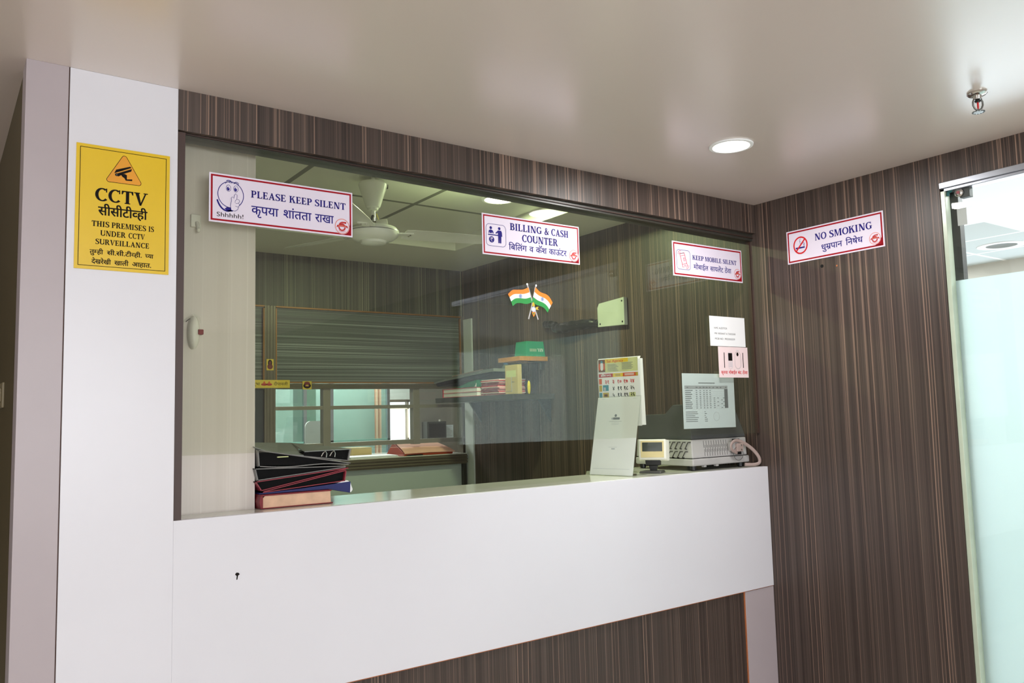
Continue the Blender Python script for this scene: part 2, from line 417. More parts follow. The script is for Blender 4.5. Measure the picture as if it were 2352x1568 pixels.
    if ch == 'V': return [[(0.06, 1), (0.36, 0), (0.48, 0), (0.30, 1)], [(0.36, 0), (0.46, 0), (0.80, 1), (0.70, 1)], _rect(0.0, 1 - Z_, 0.38, 1), _rect(0.60, 1 - Z_, 0.88, 1)], 0.88
    if ch == 'A': return [[(0.10, 0), (0.20, 0), (0.50, 0.86), (0.42, 1.0)], [(0.36, 1.0), (0.60, 0), (0.82, 0), (0.52, 1.0)], _rect(0.20, 0.28, 0.66, 0.28 + T_), _rect(0.02, 0, 0.30, Z_), _rect(0.54, 0, 0.90, Z_)], 0.90
    if ch == 'S':
        c = [(0.57, 0.80, 0.07), (0.48, 0.935, 0.10), (0.32, 0.955, 0.10), (0.17, 0.87, 0.16), (0.15, 0.71, 0.20), (0.30, 0.56, 0.21), (0.47, 0.45, 0.21), (0.58, 0.29, 0.20), (0.52, 0.11, 0.15), (0.34, 0.045, 0.10), (0.18, 0.07, 0.10), (0.08, 0.22, 0.07)]
        p = smooth_path(c, 5); return _stroke([q[:2] for q in p], [q[2] for q in p]) + [_rect(0.54, 0.70, 0.61, 1.0), _rect(0.05, 0.0, 0.12, 0.30)], 0.70
    if ch == '&':
        c = [(0.86, 0.52, 0.08), (0.70, 0.22, 0.10), (0.46, 0.05, 0.12), (0.20, 0.08, 0.18), (0.14, 0.28, 0.20), (0.32, 0.50, 0.13), (0.52, 0.68, 0.12), (0.54, 0.86, 0.14), (0.40, 0.95, 0.10), (0.28, 0.84, 0.15), (0.34, 0.62, 0.19), (0.56, 0.34, 0.21), (0.86, 0.04, 0.20)]
        p = smooth_path(c, 5); return _stroke([q[:2] for q in p], [q[2] for q in p]) + [_rect(0.70, 0.48, 0.98, 0.55)], 1.02
    if ch == ' ': return [], 0.36
    return _stem(x), 0.5

class Print(MB):
    """marks in the u, v plane of a board; n is the height above it"""
    def __init__(self, n=0.0): super().__init__(); self.n = n; self.k = 0
    def poly(self, pts, m, up=0.0): self.add([(a, b, self.n + up) for a, b in pts], [tuple(range(len(pts)))], m)
    def rect(self, x0, y0, x1, y1, m, up=0.0): self.poly(_rect(x0, y0, x1, y1), m, up)
    def line(self, pts, w, m, up=0.0):
        for q in _stroke(pts, w): self.poly(q, m, up)
    def disc(self, cx, cy, r, m, ry=None, up=0.0, seg=36): self.poly([(cx + r * math.cos(2 * PI * i / seg), cy + (ry or r) * math.sin(2 * PI * i / seg)) for i in range(seg)], m, up)
    def arc(self, cx, cy, rx, ry, a0, a1, w, m, up=0.0, n=40): self.line([(cx + rx * math.cos(math.radians(a0 + (a1 - a0) * i / n)), cy + ry * math.sin(math.radians(a0 + (a1 - a0) * i / n))) for i in range(n + 1)], w, m, up)
    def frame(self, x0, y0, x1, y1, w, m, up=0.0):
        self.rect(x0, y0, x1, y0 + w, m, up); self.rect(x0, y1 - w, x1, y1, m, up); self.rect(x0, y0 + w, x0 + w, y1 - w, m, up); self.rect(x1 - w, y0 + w, x1, y1 - w, m, up)
    def rframe(self, x0, y0, x1, y1, r, w, m, up=0.0):
        p = []
        for cx, cy, a in ((x1 - r, y0 + r, -90), (x1 - r, y1 - r, 0), (x0 + r, y1 - r, 90), (x0 + r, y0 + r, 180)):
            for i in range(9): t = math.radians(a + 90 * i / 8); p.append((cx + r * math.cos(t), cy + r * math.sin(t)))
        p.append(p[0]); self.line(p, w, m, up)
    def serif(self, s, x0, x1, y, cap, m, up=0.0):
        pen = 0.0; items = []
        for ch in s:
            ps, ad = _serif(ch); items.append((pen, ps)); pen += ad
        k = (x1 - x0) / pen
        for px, ps in items:
            for q in ps: self.poly([(x0 + (px + a) * k, y + b * cap) for a, b in q], m, up)
    def run(self, tokens, x0, x1, yb, yh, m, up=0.0, base=0.0, head=0.622, bold=0.0):
        """tokens: strings, or ('half', letter) for a letter without its right-hand stem, or ('ra', letter) for one with the slanting ra stroke"""
        pen = 0.0; P = []
        if isinstance(tokens, str): tokens = [tokens]
        stamps = [(0.0, 0.0)] if bold == 0 else [(-bold, -bold * 0.6), (bold, bold * 0.6), (-bold, bold * 0.6), (bold, -bold * 0.6)]
        for t in tokens:
            if isinstance(t, str):
                if t.strip():
                    pts, fs = glyphs(t)
                    for f in fs: P.append([(pen + pts[i][0], pts[i][1]) for i in f])
                pen += advance(t)
            else:
                pts, fs = glyphs(t[1]); xr = max(p[0] for p in pts if p[1] < 0.3)
                if t[0] == 'half':
                    xc = xr - 0.09
                    for f in fs:
                        q = [pts[i] for i in f]; o = []
                        for i in range(len(q)):
                            a, b = q[i], q[(i + 1) % len(q)]
                            if a[0] <= xc: o.append(a)
                            if (a[0] <= xc) != (b[0] <= xc):
                                r = (xc - a[0]) / (b[0] - a[0]); o.append((xc, a[1] + (b[1] - a[1]) * r))
                        if len(o) > 2: P.append([(pen + a, b) for a, b in o])
                    pen += xc + 0.01
                else:
                    for f in fs: P.append([(pen + pts[i][0], pts[i][1]) for i in f])
                    for q in _stroke([(xr - 0.05, 0.22), (xr - 0.30, -0.02)], 0.075): P.append([(pen + a, b) for a, b in q])
                    pen += advance(t[1])
        lo = min(a for q in P for a, b in q); hi = max(a for q in P for a, b in q); k = (x1 - x0) / (hi - lo); j = (yh - yb) / (head - base)
        for i, (sx, sy) in enumerate(stamps):
            for q in P: self.poly([(x0 + (a + sx - lo) * k, yb + (b + sy - base) * j) for a, b in q], m, up + i * 0.00002)
    def sans(self, s, x0, x1, yb, cap, m, up=0.0, bold=0.0): self.run([s], x0, x1, yb, yb + cap, m, up, 0.0, 0.686, bold)

def board(name, label, cat, matrix, w, h, t, m, group=None, bevel=0.0004):
    """a thin board whose front face is n = 0 of its own frame"""
    b = MB(); b.box(0, w, 0, h, -t, 0, m); o = b.build(name, bevel=bevel)
    o.matrix_basis = matrix; return tag(o, label, cat, group)
M['hood'] = mat('smoked_hood_plastic', (80, 82, 82), 0.22, spec=0.5)
M['slit_grey'] = mat('slot_grey', (84, 83, 83), 0.5)
M['patch_dark'] = mat('dark_patch_metal', (66, 70, 68), 0.55, metal=0.3)
M['ward_white'] = mat('ward_white_ceiling', (250, 252, 254), 0.6, wear=0.005)
M['daylight_back'] = glow('back_daylight_sky', (240, 248, 255), 2.0)
M['daylight_ward'] = glow('ward_daylight_sky', (228, 242, 255), 4.5)
M['alu_grey'] = mat('grey_window_aluminium', (140, 134, 124), 0.4, metal=0.2)
M['olive_plate'] = mat('olive_switch_plate', (132, 120, 92), 0.4)
M['teal_rubber'] = mat('teal_rubber', (10, 84, 84), 0.5)
M['daylight'] = glow('daylight_sky', (236, 244, 255), 0.9)
FAN_ANGLES = (-8, 110, 230)
CAM_F= (0.580945, 0.809017, 0.089407)
CAM_R= (0.81333, -0.581257, -0.025199)
CAM_U= (-0.031581, -0.087357, 0.995676)
CAM_C= (-3.23444, -2.45253, 1.41508)
CAM_f= 1860.402

# ================================================================== the setting
ZT, ZB, H = 1.139, 0.589, 2.4
GY = 0.045                                # middle of the counter glass
def wallbox(name, boxes, **kw):
    b = MB()
    for q in boxes: b.box(*q)
    return struct(b.build(name, **kw))

wallbox('floor', [(-8, 5.2, -6.6, 9.0, -0.1, 0.0, 'floor')])
wallbox('ceiling', [(-8, 0.0, -6.6, 0.0, H, H + 0.16, 'ceiling'), (-8, -3.0, 0.0, 5.0, H, H + 0.16, 'ceiling')])
# header above the counter opening (its lower edge runs very slightly downhill)
b = MB(); b.prism([(-2.667, 2.2765), (0.0, 2.2600), (0.0, 2.56), (-2.667, 2.56)], 0.0, 0.10, 'wood', 'y'); struct(b.build('wall_front'))
# white pillar cladding to the left of the opening
wallbox('wall_pillar', [(-2.9505, -2.667, 0.0, 0.10, 0, H, 'white')], bevel=0.0008)
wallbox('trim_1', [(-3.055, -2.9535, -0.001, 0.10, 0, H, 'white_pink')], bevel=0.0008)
wallbox('trim_2', [(-2.9535, -2.9505, 0.003, 0.10, 0, H, 'seam')])
wallbox('wall_left', [(-3.052, -2.98, 0.10, 5.0, 0, H, 'olive')])
wallbox('trim_3', [(-2.667, -2.645, 0.004, 0.10, ZT, 2.272, 'jamb')])
# right wall, running on into the office; opening of the glass door further out
wallbox('wall_right', [(0.0, 0.10, -0.887, 2.76, 0, 2.62, 'wood'), (0.0, 0.10, -2.75, -0.887, 2.286, 2.62, 'wood'), (0.0, 0.10, -6.6, -2.75, 0, 2.62, 'wood')])
# office
wallbox('wall_column', [(-2.66, -2.392, 0.138, 0.50, 0, 2.56, 'beige')])
wallbox('wall_office_left', [(-2.98, -2.90, 0.10, 2.76, 0, 2.62, 'wall')])
b = MB()                                  # tray ceiling: low border, raised middle
b.box(-2.95, 0.0, 2.04, 2.80, 2.50, 2.66, 'ceil_white'); b.box(-0.45, 0.0, 0.10, 2.04, 2.50, 2.66, 'ceil_white')
b.box(-2.95, -0.45, 0.10, 2.04, 2.58, 2.66, 'ceil_tile'); struct(b.build('ceiling_office'))
# partition at the back of the office: laminate above, bronze frames, serving window, ledge, frosted panel
PY = 2.68
wallbox('wall_back', [(-2.98, 0.0, PY, 2.76, 2.155, 2.56, 'wood_dark')])
b = MB()
b.box(-2.98, 0.0, PY - 0.004, 2.75, 1.615, 1.650, 'alu_brown')
for z in (1.622, 1.633, 1.644): b.box(-2.98, 0.0, PY - 0.007, PY - 0.004, z, z + 0.004, 'alu_brown')
b.box(-1.506, -1.434, PY - 0.006, 2.75, 1.14, 2.155, 'alu_brown')
for x in (-1.492, -1.472, -1.452): b.box(x, x + 0.008, PY - 0.010, PY - 0.006, 1.14, 2.155, 'alu_brown')
b.box(-0.022, 0.0, PY - 0.004, 2.75, 0, 2.155, 'alu_brown')
for x in (-1.105, -0.425): b.box(x, x + 0.052, PY + 0.01, 2.745, 1.22, 1.615, 'alu_grey')
for x0, x1 in ((-2.98, -1.506), (-1.434, -1.105), (-1.053, -0.425), (-0.373, -0.022)):
    b.box(x0, x1, PY + 0.012, 2.743, 1.478, 1.502, 'alu_grey'); b.box(x0, x1, PY + 0.012, 2.743, 1.225, 1.255, 'alu_grey')
b.box(-1.56, -1.506, PY + 0.01, 2.745, 1.22, 1.615, 'navy_dark')
struct(b.build('trim_4', bevel=0.0015))
wallbox('wall_partition', [(-1.434, -0.022, PY + 0.012, PY + 0.03, 1.66, 2.145, 'wood_h'), (-2.98, -1.506, PY + 0.012, PY + 0.03, 1.66, 2.145, 'wood_h')])
b = MB()
for x0, x1 in ((-1.434, -0.022), (-2.98, -1.506)):
    for q in ((x0, x1, 2.145, 2.155), (x0, x1, 1.652, 1.662), (x0, x0 + 0.009, 1.664, 2.138), (x1 - 0.009, x1, 1.664, 2.138)): b.box(q[0], q[1], PY - 0.006, PY + 0.012, q[2], q[3], 'bronze_line')
struct(b.build('trim_5', bevel=0.001))
b = MB()
for x0, x1 in ((-2.98, -1.56), (-1.434, -1.105), (-1.053, -0.425), (-0.373, -0.022)): b.box(x0, x1, 2.70, 2.705, 1.255, 1.615, 'ward_glass')
struct(b.build('window_2'))
wallbox('trim_6', [(-0.012, 0.0, 2.548, 2.658, 0, 2.128, 'teal_wall')])
# service window: dark head channel, bolt line, hanging pane
b = MB()
b.prism([(-2.645, 2.2693), (0.0, 2.2256), (0.0, 2.2605), (-2.645, 2.2768)], 0.022, 0.088, 'channel', 'y')
b.prism([(-2.645, 2.2715), (0.0, 2.2380), (0.0, 2.2420), (-2.645, 2.2745)], 0.016, 0.022, 'jamb', 'y')
b.box(-0.008, 0.0, 0.036, 0.055, 1.296, 2.236, 'jamb'); struct(b.build('trim_7'))
b = MB(); b.prism([(-2.645, 1.3190), (-0.008, 1.2965), (-0.008, 2.2300), (-2.645, 2.2720)], 0.0400, 0.0500, 'glass', 'y'); struct(b.build('window_1'))
# glass front to the right: track, edge strip, pane with a frosted lower part
DX = 0.03
b = MB(); b.box(-0.004, 0.062, -2.75, -0.887, 2.262, 2.286, 'alu'); b.box(0.004, 0.052, -2.75, -0.887, 2.250, 2.262, 'alu'); struct(b.build('trim_8', bevel=0.002))
wallbox('trim_9', [(0.004, DX + 0.012, -0.905, -0.887, 0, 2.262, 'edge_green')], bevel=0.002)
wallbox('trim_10', [(0.066, 0.10, -0.925, -0.887, 0, 2.27, 'darkgrey')])
b = MB(); b.box(DX, DX + 0.010, -2.75, -0.905, 0.0, 2.258, 'ward_glass'); b.box(DX + 0.010, DX + 0.0115, -2.75, -0.905, 0.0, 1.895, 'frost'); struct(b.build('door_1'))
# the bright room behind the glass front
b = MB()
b.box(2.42, 4.75, 0.01, 2.62, 2.62, 2.74, 'ward_tile'); b.prism([(0.10, -4.6), (4.75, -4.6), (4.75, 0.01), (2.42, 0.01), (2.42, 2.62), (0.10, 2.62)], 2.608, 2.74, 'ward_white'); struct(b.build('ceiling_ward'))
wallbox('wall_ward', [(4.75, 4.85, -4.6, 2.62, 0, 0.1, 'wall'), (4.75, 4.85, -4.6, 2.62, 2.0, 2.62, 'wall'), (4.75, 4.85, -4.6, -3.0, 0.1, 2.0, 'wall'), (4.75, 4.85, 2.3, 2.62, 0.1, 2.0, 'wall'), (0.10, 4.75, 2.62, 2.70, 0, 2.62, 'wall'), (0.10, 4.75, -4.7, -4.6, 0, 2.62, 'wall'), (4.2, 4.75, -4.6, 2.62, 2.44, 2.62, 'wall')])
b = MB(); b.box(4.84, 4.85, -3.0, 2.3, 0.1, 2.0, 'daylight_ward'); struct(b.build('window_6'))
b = MB()
for y in (-3.0, -1.25, 0.5, 2.25): b.box(4.74, 4.80, y, y + 0.05, 0.1, 2.0, 'alu')
b.box(4.74, 4.80, -3.0, 2.3, 0.1, 0.15, 'alu'); b.box(4.74, 4.80, -3.0, 2.3, 1.95, 2.0, 'alu'); struct(b.build('trim_13'))
# the room seen through the serving window
wallbox('wall_back_room', [(-3.0, 1.30, 6.50, 6.60, 0, 2.6, 'teal_wall'), (1.30, 1.72, 6.50, 6.60, 0, 1.12, 'teal_wall'), (1.30, 1.72, 6.50, 6.60, 1.60, 2.6, 'teal_wall'), (1.72, 3.2, 6.50, 6.60, 0, 2.6, 'grey_wall'), (-3.1, -3.0, 2.76, 6.6, 0, 2.6, 'teal_wall'), (3.2, 3.3, 2.7, 6.6, 0, 2.6, 'grey_wall')])
wallbox('ceiling_back_room', [(-3.0, 3.2, 2.80, 6.6, 2.58, 2.68, 'ceil_white')])
b = MB(); b.box(1.30, 1.72, 6.60, 6.62, 1.12, 1.60, 'daylight_back'); struct(b.build('window_3'))
b = MB()
for q in ((1.28, 1.31, 1.10, 1.62), (1.55, 1.57, 1.10, 1.62), (1.71, 1.74, 1.10, 1.62)): b.box(q[0], q[1], 6.46, 6.52, q[2], q[3], 'alu_brown')
for q in ((1.10, 1.14), (1.515, 1.54), (1.60, 1.63)): b.box(1.28, 1.74, 6.46, 6.52, q[0], q[1], 'alu_brown')
struct(b.build('trim_11'))
wallbox('wall_side_board', [(0.90, 1.9, 5.0, 5.06, 0, 2.4, 'grey_wall')])
# lobby behind the camera: walls with big day-lit windows, one added at the side
b = MB()
b.box(-8, 0.0, -6.7, -6.6, 0, 0.7, 'wall'); b.box(-8, 0.0, -6.7, -6.6, 2.3, 2.5, 'wall')
for x0, x1 in ((-8, -7.4), (-4.6, -4.2), (-1.4, 0.0)): b.box(x0, x1, -6.7, -6.6, 0.7, 2.3, 'wall')
struct(b.build('wall_rear'))
wallbox('wall_far_left', [(-8.1, -8.0, -6.6, -4.6, 0, 2.5, 'wall'), (-8.1, -8.0, -1.4, 5.0, 0, 2.5, 'wall'), (-8.1, -8.0, -4.6, -1.4, 0, 0.6, 'wall'), (-8.1, -8.0, -4.6, -1.4, 2.1, 2.5, 'wall')])
wallbox('window_side_added', [(-8.1, -8.08, -4.6, -1.4, 0.6, 2.1, 'daylight')])  # unseen side window, added to brighten the payment stand and right wall
wallbox('wall_corridor', [(-8.0, -3.0, 5.0, 5.1, 0, 2.5, 'olive')])
b = MB(); b.box(-7.4, -4.6, -6.70, -6.68, 0.7, 2.3, 'daylight'); b.box(-4.2, -1.4, -6.70, -6.68, 0.7, 2.3, 'daylight'); struct(b.build('window_4'))
b = MB()
for x0, x1 in ((-7.4, -4.6), (-4.2, -1.4)):
    for x in (x0, (x0 + x1) / 2 - 0.025, x1 - 0.05): b.box(x, x + 0.05, -6.66, -6.60, 0.7, 2.3, 'alu')
    b.box(x0, x1, -6.66, -6.60, 0.7, 0.75, 'alu'); b.box(x0, x1, -6.66, -6.60, 2.25, 2.3, 'alu')
struct(b.build('trim_12'))

# ================================================================== the counter
ct = thing('billing_counter', 'long white laminate billing counter under the service glass, striped wood panel below', 'counter', (-1.33, 0.1, 0))
b = MB(); b.box(-2.667, -0.0005, 0.0, 0.026, ZB, ZT, 'white'); lab(b.build('apron', ct, bevel=0.0012), 'deep white apron board')
b = MB(); b.prism([(-2.645, 0.027), (-0.001, 0.027), (-0.001, 0.50), (-0.70, 0.50), (-0.843, 0.338), (-2.395, 0.338), (-2.395, 0.134), (-2.645, 0.134)], 1.10, ZT - 0.0008, 'counter'); lab(b.build('counter_top', ct, bevel=0.001), 'polished pale counter top')
b = MB(); b.box(-2.667, -0.208, 0.011, 0.026, 0.0, ZB - 0.001, 'wood'); lab(b.build('front_panel', ct), 'dark striped wood panel')
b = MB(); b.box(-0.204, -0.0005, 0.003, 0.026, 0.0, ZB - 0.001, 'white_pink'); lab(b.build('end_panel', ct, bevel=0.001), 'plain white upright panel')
b = MB(); b.box(-0.208, -0.204, 0.006, 0.026, 0.0, ZB - 0.001, 'orange_edge'); b.box(-2.667, -0.0005, 0.003, 0.012, ZB - 0.003, ZB - 0.0005, 'orange_edge'); lab(b.build('edge_band', ct), 'thin orange edge band')
b = MB(); b.prism([(-2.494, 0.968), (-2.489, 0.963), (-2.490, 0.952), (-2.487, 0.953), (-2.485, 0.964), (-2.480, 0.967), (-2.484, 0.972), (-2.490, 0.973)], -0.0006, 0.001, 'ink_black', 'y'); lab(b.build('chip', ct), 'small dark chip in the board')
# ledge at the back of the office
lg = thing('serving_ledge', 'brown edged ledge with frosted panel below the serving window at the back', 'counter', (-1.4, 2.75, 0))
b = MB(); b.box(-2.98, -0.022, 2.62, 3.35, 1.136, 1.142, 'counter'); b.build('ledge_top', lg, bevel=0.001)
b = MB(); b.box(-2.98, -0.022, 2.622, 2.70, 1.066, 1.136, 'alu_brown')
for z in (1.076, 1.096, 1.116): b.box(-2.98, -0.022, 2.614, 2.622, z, z + 0.009, 'alu_brown')
b.build('edge_rail', lg, bevel=0.001)
b = MB(); b.box(-2.98, -0.05, 2.66, 2.67, 0.0, 1.066, 'frost_teal'); lab(b.build('panel', lg), 'frosted pale green panel')
b = MB(); b.box(-0.05, -0.022, 2.63, 2.70, 0.0, 1.066, 'channel'); b.build('upright', lg, bevel=0.001)

# ================================================================== signs and papers
def logo(D, cx, cy, r):
    D.disc(cx, cy, r, 'sign_white', up=0.0002); D.arc(cx, cy, r * 0.93, r * 0.93, 0, 360, r * 0.08, 'logo_orange', 0.0004)
    D.arc(cx - r * 0.03, cy - r * 0.12, r * 0.40, r * 0.40, 0, 360, r * 0.20, 'logo_red', 0.0005)
    D.line(smooth_path([(cx - r * 0.42, cy - r * 0.05), (cx - r * 0.36, cy + r * 0.26), (cx - r * 0.14, cy + r * 0.46), (cx + r * 0.18, cy + r * 0.50), (cx + r * 0.54, cy + r * 0.48)], 5), [r * 0.16] * 12 + [r * 0.2] * 5 + [r * 0.24] * 4, 'logo_red', 0.0006)
    D.poly([(cx - r * 0.78, cy - r * 0.20), (cx - r * 0.46, cy - r * 0.06), (cx + r * 0.46, cy - r * 0.06), (cx + r * 0.78, cy - r * 0.20), (cx + r * 0.70, cy + r * 0.10), (cx + r * 0.44, cy + r * 0.16), (cx - r * 0.44, cy + r * 0.16), (cx - r * 0.70, cy + r * 0.10)], 'logo_red', 0.0008)
    D.line([(cx - r * 0.52, cy + r * 0.05), (cx + r * 0.52, cy + r * 0.05)], r * 0.09, 'logo_orange', 0.0010)
    D.line([(cx - r * 0.46, cy - r * 0.09), (cx + r * 0.46, cy - r * 0.09)], r * 0.03, 'sign_white', 0.0010)
    D.arc(cx, cy - r * 0.05, r * 0.66, r * 0.66, 225, 315, r * 0.05, 'logo_red', 0.0006)

def white_sign(name, label, matrix, w, h, rx, tri):
    o = board(name, label, 'sign', matrix, w, h, 0.003, 'sign_white', 'red bordered white notices')
    D = Print(0.0002); D.frame(rx, rx, w - rx, h - rx, rx * 1.1 if w < 0.5 else 0.006, 'sign_red'); D.poly([(w - rx * 1.5, rx * 1.5), (w - rx * 1.5, rx * 1.5 + tri), (w - rx * 1.5 - tri, rx * 1.5)], 'sign_red')
    D.build('border', o, world=False); return o

# ---- keep silent
o = white_sign('keep_silent_sign', 'white notice reading PLEASE KEEP SILENT with shushing round face, leftmost on the glass', frame_matrix((-2.5669, 0.0367, 2.0214), (1, 0, 0), (0, 0, 1)), 0.470, 0.153, 0.005, 0.034)
D = Print(0.0004); D.serif('PLEASE', 0.127, 0.240, 0.0905, 0.0225, 'ink_blue'); D.serif('KEEP', 0.250, 0.328, 0.0905, 0.0225, 'ink_blue'); D.serif('SILENT', 0.336, 0.446, 0.0905, 0.0225, 'ink_blue')
D.run(['कृपया'], 0.129, 0.215, 0.039, 0.064, 'ink_blue', bold=0.012); D.run(['शांतता'], 0.232, 0.325, 0.039, 0.064, 'ink_blue', bold=0.012); D.run(['राखा'], 0.338, 0.402, 0.039, 0.064, 'ink_blue', bold=0.012)
D.sans('Shhhhh!', 0.023, 0.104, 0.0185, 0.0135, 'ink_black'); D.build('lettering', o, world=False)
D = Print(0.0004); cx, cy = 0.065, 0.090
D.arc(cx, cy, 0.039, 0.041, 0, 360, 0.0022, 'ink_blue')
D.arc(cx - 0.010, cy + 0.004, 0.034, 0.056, 205, 292, 0.0050, 'ink_blue'); D.poly([(0.046, 0.044), (0.058, 0.037), (0.070, 0.038), (0.076, 0.043), (0.066, 0.047), (0.055, 0.051)], 'ink_blue')
for ex, ey in ((0.058, 0.110), (0.0805, 0.1105)):
    D.disc(ex, ey, 0.0075, 'ink_blue', 0.0105, 0.0002); D.disc(ex, ey, 0.0062, 'sign_white', 0.0092, 0.0004); D.disc(ex - 0.001, ey - 0.002, 0.0042, 'ink_blue', 0.006, 0.0006); D.disc(ex + 0.0006, ey + 0.001, 0.0014, 'sign_white', up=0.0008)
D.arc(0.0575, 0.1165, 0.011, 0.013, 50, 150, 0.0016, 'ink_blue'); D.arc(0.0585, 0.1225, 0.011, 0.012, 20, 130, 0.0026, 'ink_blue'); D.arc(0.081, 0.117, 0.009, 0.013, 30, 140, 0.0014, 'ink_blue'); D.arc(0.082, 0.121, 0.010, 0.011, 40, 150, 0.0014, 'ink_blue')
hand = [(0.066, 0.042), (0.064, 0.056), (0.067, 0.072), (0.066, 0.080), (0.069, 0.084), (0.074, 0.080), (0.076, 0.090), (0.080, 0.0955), (0.084, 0.091), (0.083, 0.078), (0.090, 0.077), (0.092, 0.072), (0.088, 0.066), (0.092, 0.062), (0.088, 0.054), (0.086, 0.046), (0.078, 0.040)]
D.poly(hand, 'sign_white', 0.0008); D.line(hand + [hand[0]], 0.0013, 'ink_blue', 0.0010)
for q in ([(0.083, 0.078), (0.078, 0.072), (0.078, 0.066)], [(0.088, 0.066), (0.080, 0.064)], [(0.088, 0.054), (0.079, 0.056)]): D.line(q, 0.0011, 'ink_blue', 0.0010)
D.build('pictogram', o, world=False)
D = Print(0.0004); logo(D, 0.4325, 0.0335, 0.0265); D.build('emblem', o, world=False)

# ---- billing and cash counter
o = white_sign('billing_counter_sign', 'white notice reading BILLING AND CASH COUNTER, middle one on the glass', frame_matrix((-1.5718, 0.0367, 2.0159), (1, 0, 0), (0, 0, 1)), 0.4765, 0.1574, 0.005, 0.040)
D = Print(0.0004); D.serif('BILLING', 0.128, 0.284, 0.1055, 0.0275, 'ink_blue'); D.serif('&', 0.296, 0.320, 0.1055, 0.0275, 'ink_blue'); D.serif('CASH', 0.331, 0.420, 0.1055, 0.0275, 'ink_blue'); D.serif('COUNTER', 0.185, 0.364, 0.065, 0.0285, 'ink_blue')
D.run(['ि', 'ब', 'ि', 'लं', 'ग'], 0.121, 0.207, 0.0285, 0.0495, 'ink_blue', bold=0.010); D.run(['व'], 0.220, 0.240, 0.0285, 0.0495, 'ink_blue', bold=0.010); D.run(['कॅश'], 0.252, 0.306, 0.0285, 0.0500, 'ink_blue', bold=0.010); D.run(['काऊंटर'], 0.317, 0.407, 0.0285, 0.0500, 'ink_blue', bold=0.010)
D.build('lettering', o, world=False)
D = Print(0.0004); D.rframe(0.017, 0.035, 0.108, 0.119, 0.016, 0.0016, 'ink_blue')
D.disc(0.039, 0.104, 0.0058, 'ink_blue'); D.poly([(0.028, 0.083), (0.030, 0.093), (0.035, 0.0965), (0.043, 0.0965), (0.049, 0.093), (0.052, 0.083), (0.047, 0.083), (0.045, 0.089), (0.043, 0.083), (0.035, 0.083), (0.033, 0.089), (0.032, 0.083)], 'ink_blue')
D.poly([(0.026, 0.0755), (0.090, 0.0755), (0.090, 0.0795), (0.026, 0.0795)], 'ink_blue')
D.disc(0.078, 0.1045, 0.0058, 'ink_blue'); D.poly([(0.072, 0.097), (0.086, 0.097), (0.090, 0.090), (0.091, 0.074), (0.087, 0.074), (0.086, 0.048), (0.080, 0.048), (0.0795, 0.070), (0.0785, 0.048), (0.0725, 0.048), (0.072, 0.074), (0.071, 0.088), (0.063, 0.083), (0.060, 0.086)], 'ink_blue', 0.0002)
D.disc(0.042, 0.0595, 0.0120, 'ink_blue')
for q in ([(0.036, 0.0665), (0.048, 0.0665)], [(0.036, 0.0625), (0.048, 0.0625)], [(0.040, 0.0665), (0.0445, 0.0645), (0.0435, 0.0605), (0.037, 0.0595), (0.0445, 0.0515)]): D.line(q, 0.0016, 'sign_white', 0.0004)
D.build('pictogram', o, world=False)
D = Print(0.0004); logo(D, 0.445, 0.034, 0.0245); D.build('emblem', o, world=False)

# ---- keep mobile silent
o = white_sign('mobile_silent_sign', 'white notice reading KEEP MOBILE SILENT with shaking phone, rightmost on the glass', frame_matrix((-0.5468, 0.0367, 2.0166), (1, 0, 0), (0, 0, 1)), 0.4788, 0.1585, 0.006, 0.034)
D = Print(0.0004); D.serif('KEEP', 0.129, 0.206, 0.083, 0.021, 'ink_blue'); D.serif('MOBILE', 0.214, 0.330, 0.083, 0.021, 'ink_blue'); D.serif('SILENT', 0.339, 0.439, 0.083, 0.021, 'ink_blue')
D.run(['मोबाईल'], 0.135, 0.235, 0.040, 0.0605, 'ink_blue', bold=0.010); D.run(['सायलेंट'], 0.248, 0.340, 0.040, 0.0605, 'ink_blue', bold=0.010); D.run(['ठेवा'], 0.350, 0.397, 0.040, 0.0605, 'ink_blue', bold=0.010); D.build('lettering', o, world=False)
D = Print(0.0004); D.rframe(0.024, 0.032, 0.114, 0.121, 0.016, 0.0018, 'ink_blue')
ph = [(0.046, 0.103), (0.075, 0.109), (0.093, 0.052), (0.064, 0.042)]; D.line(ph + [ph[0], ph[1]], 0.0030, 'ink_red'); D.line([(0.0515, 0.093), (0.078, 0.099)], 0.0018, 'ink_red'); D.line([(0.061, 0.055), (0.089, 0.062)], 0.0018, 'ink_red'); D.disc(0.0775, 0.0525, 0.0026, 'ink_red')
D.line([(0.068, 0.084), (0.076, 0.086), (0.080, 0.073), (0.072, 0.071), (0.068, 0.084)], 0.0026, 'ink_red')
for r in (0.012, 0.019): D.arc(0.052, 0.098, r, r, 85, 175, 0.0018, 'ink_red'); D.arc(0.086, 0.056, r, r, -95, -5, 0.0018, 'ink_red')
D.build('pictogram', o, world=False)
D = Print(0.0004); logo(D, 0.4425, 0.0405, 0.0255); D.build('emblem', o, world=False)

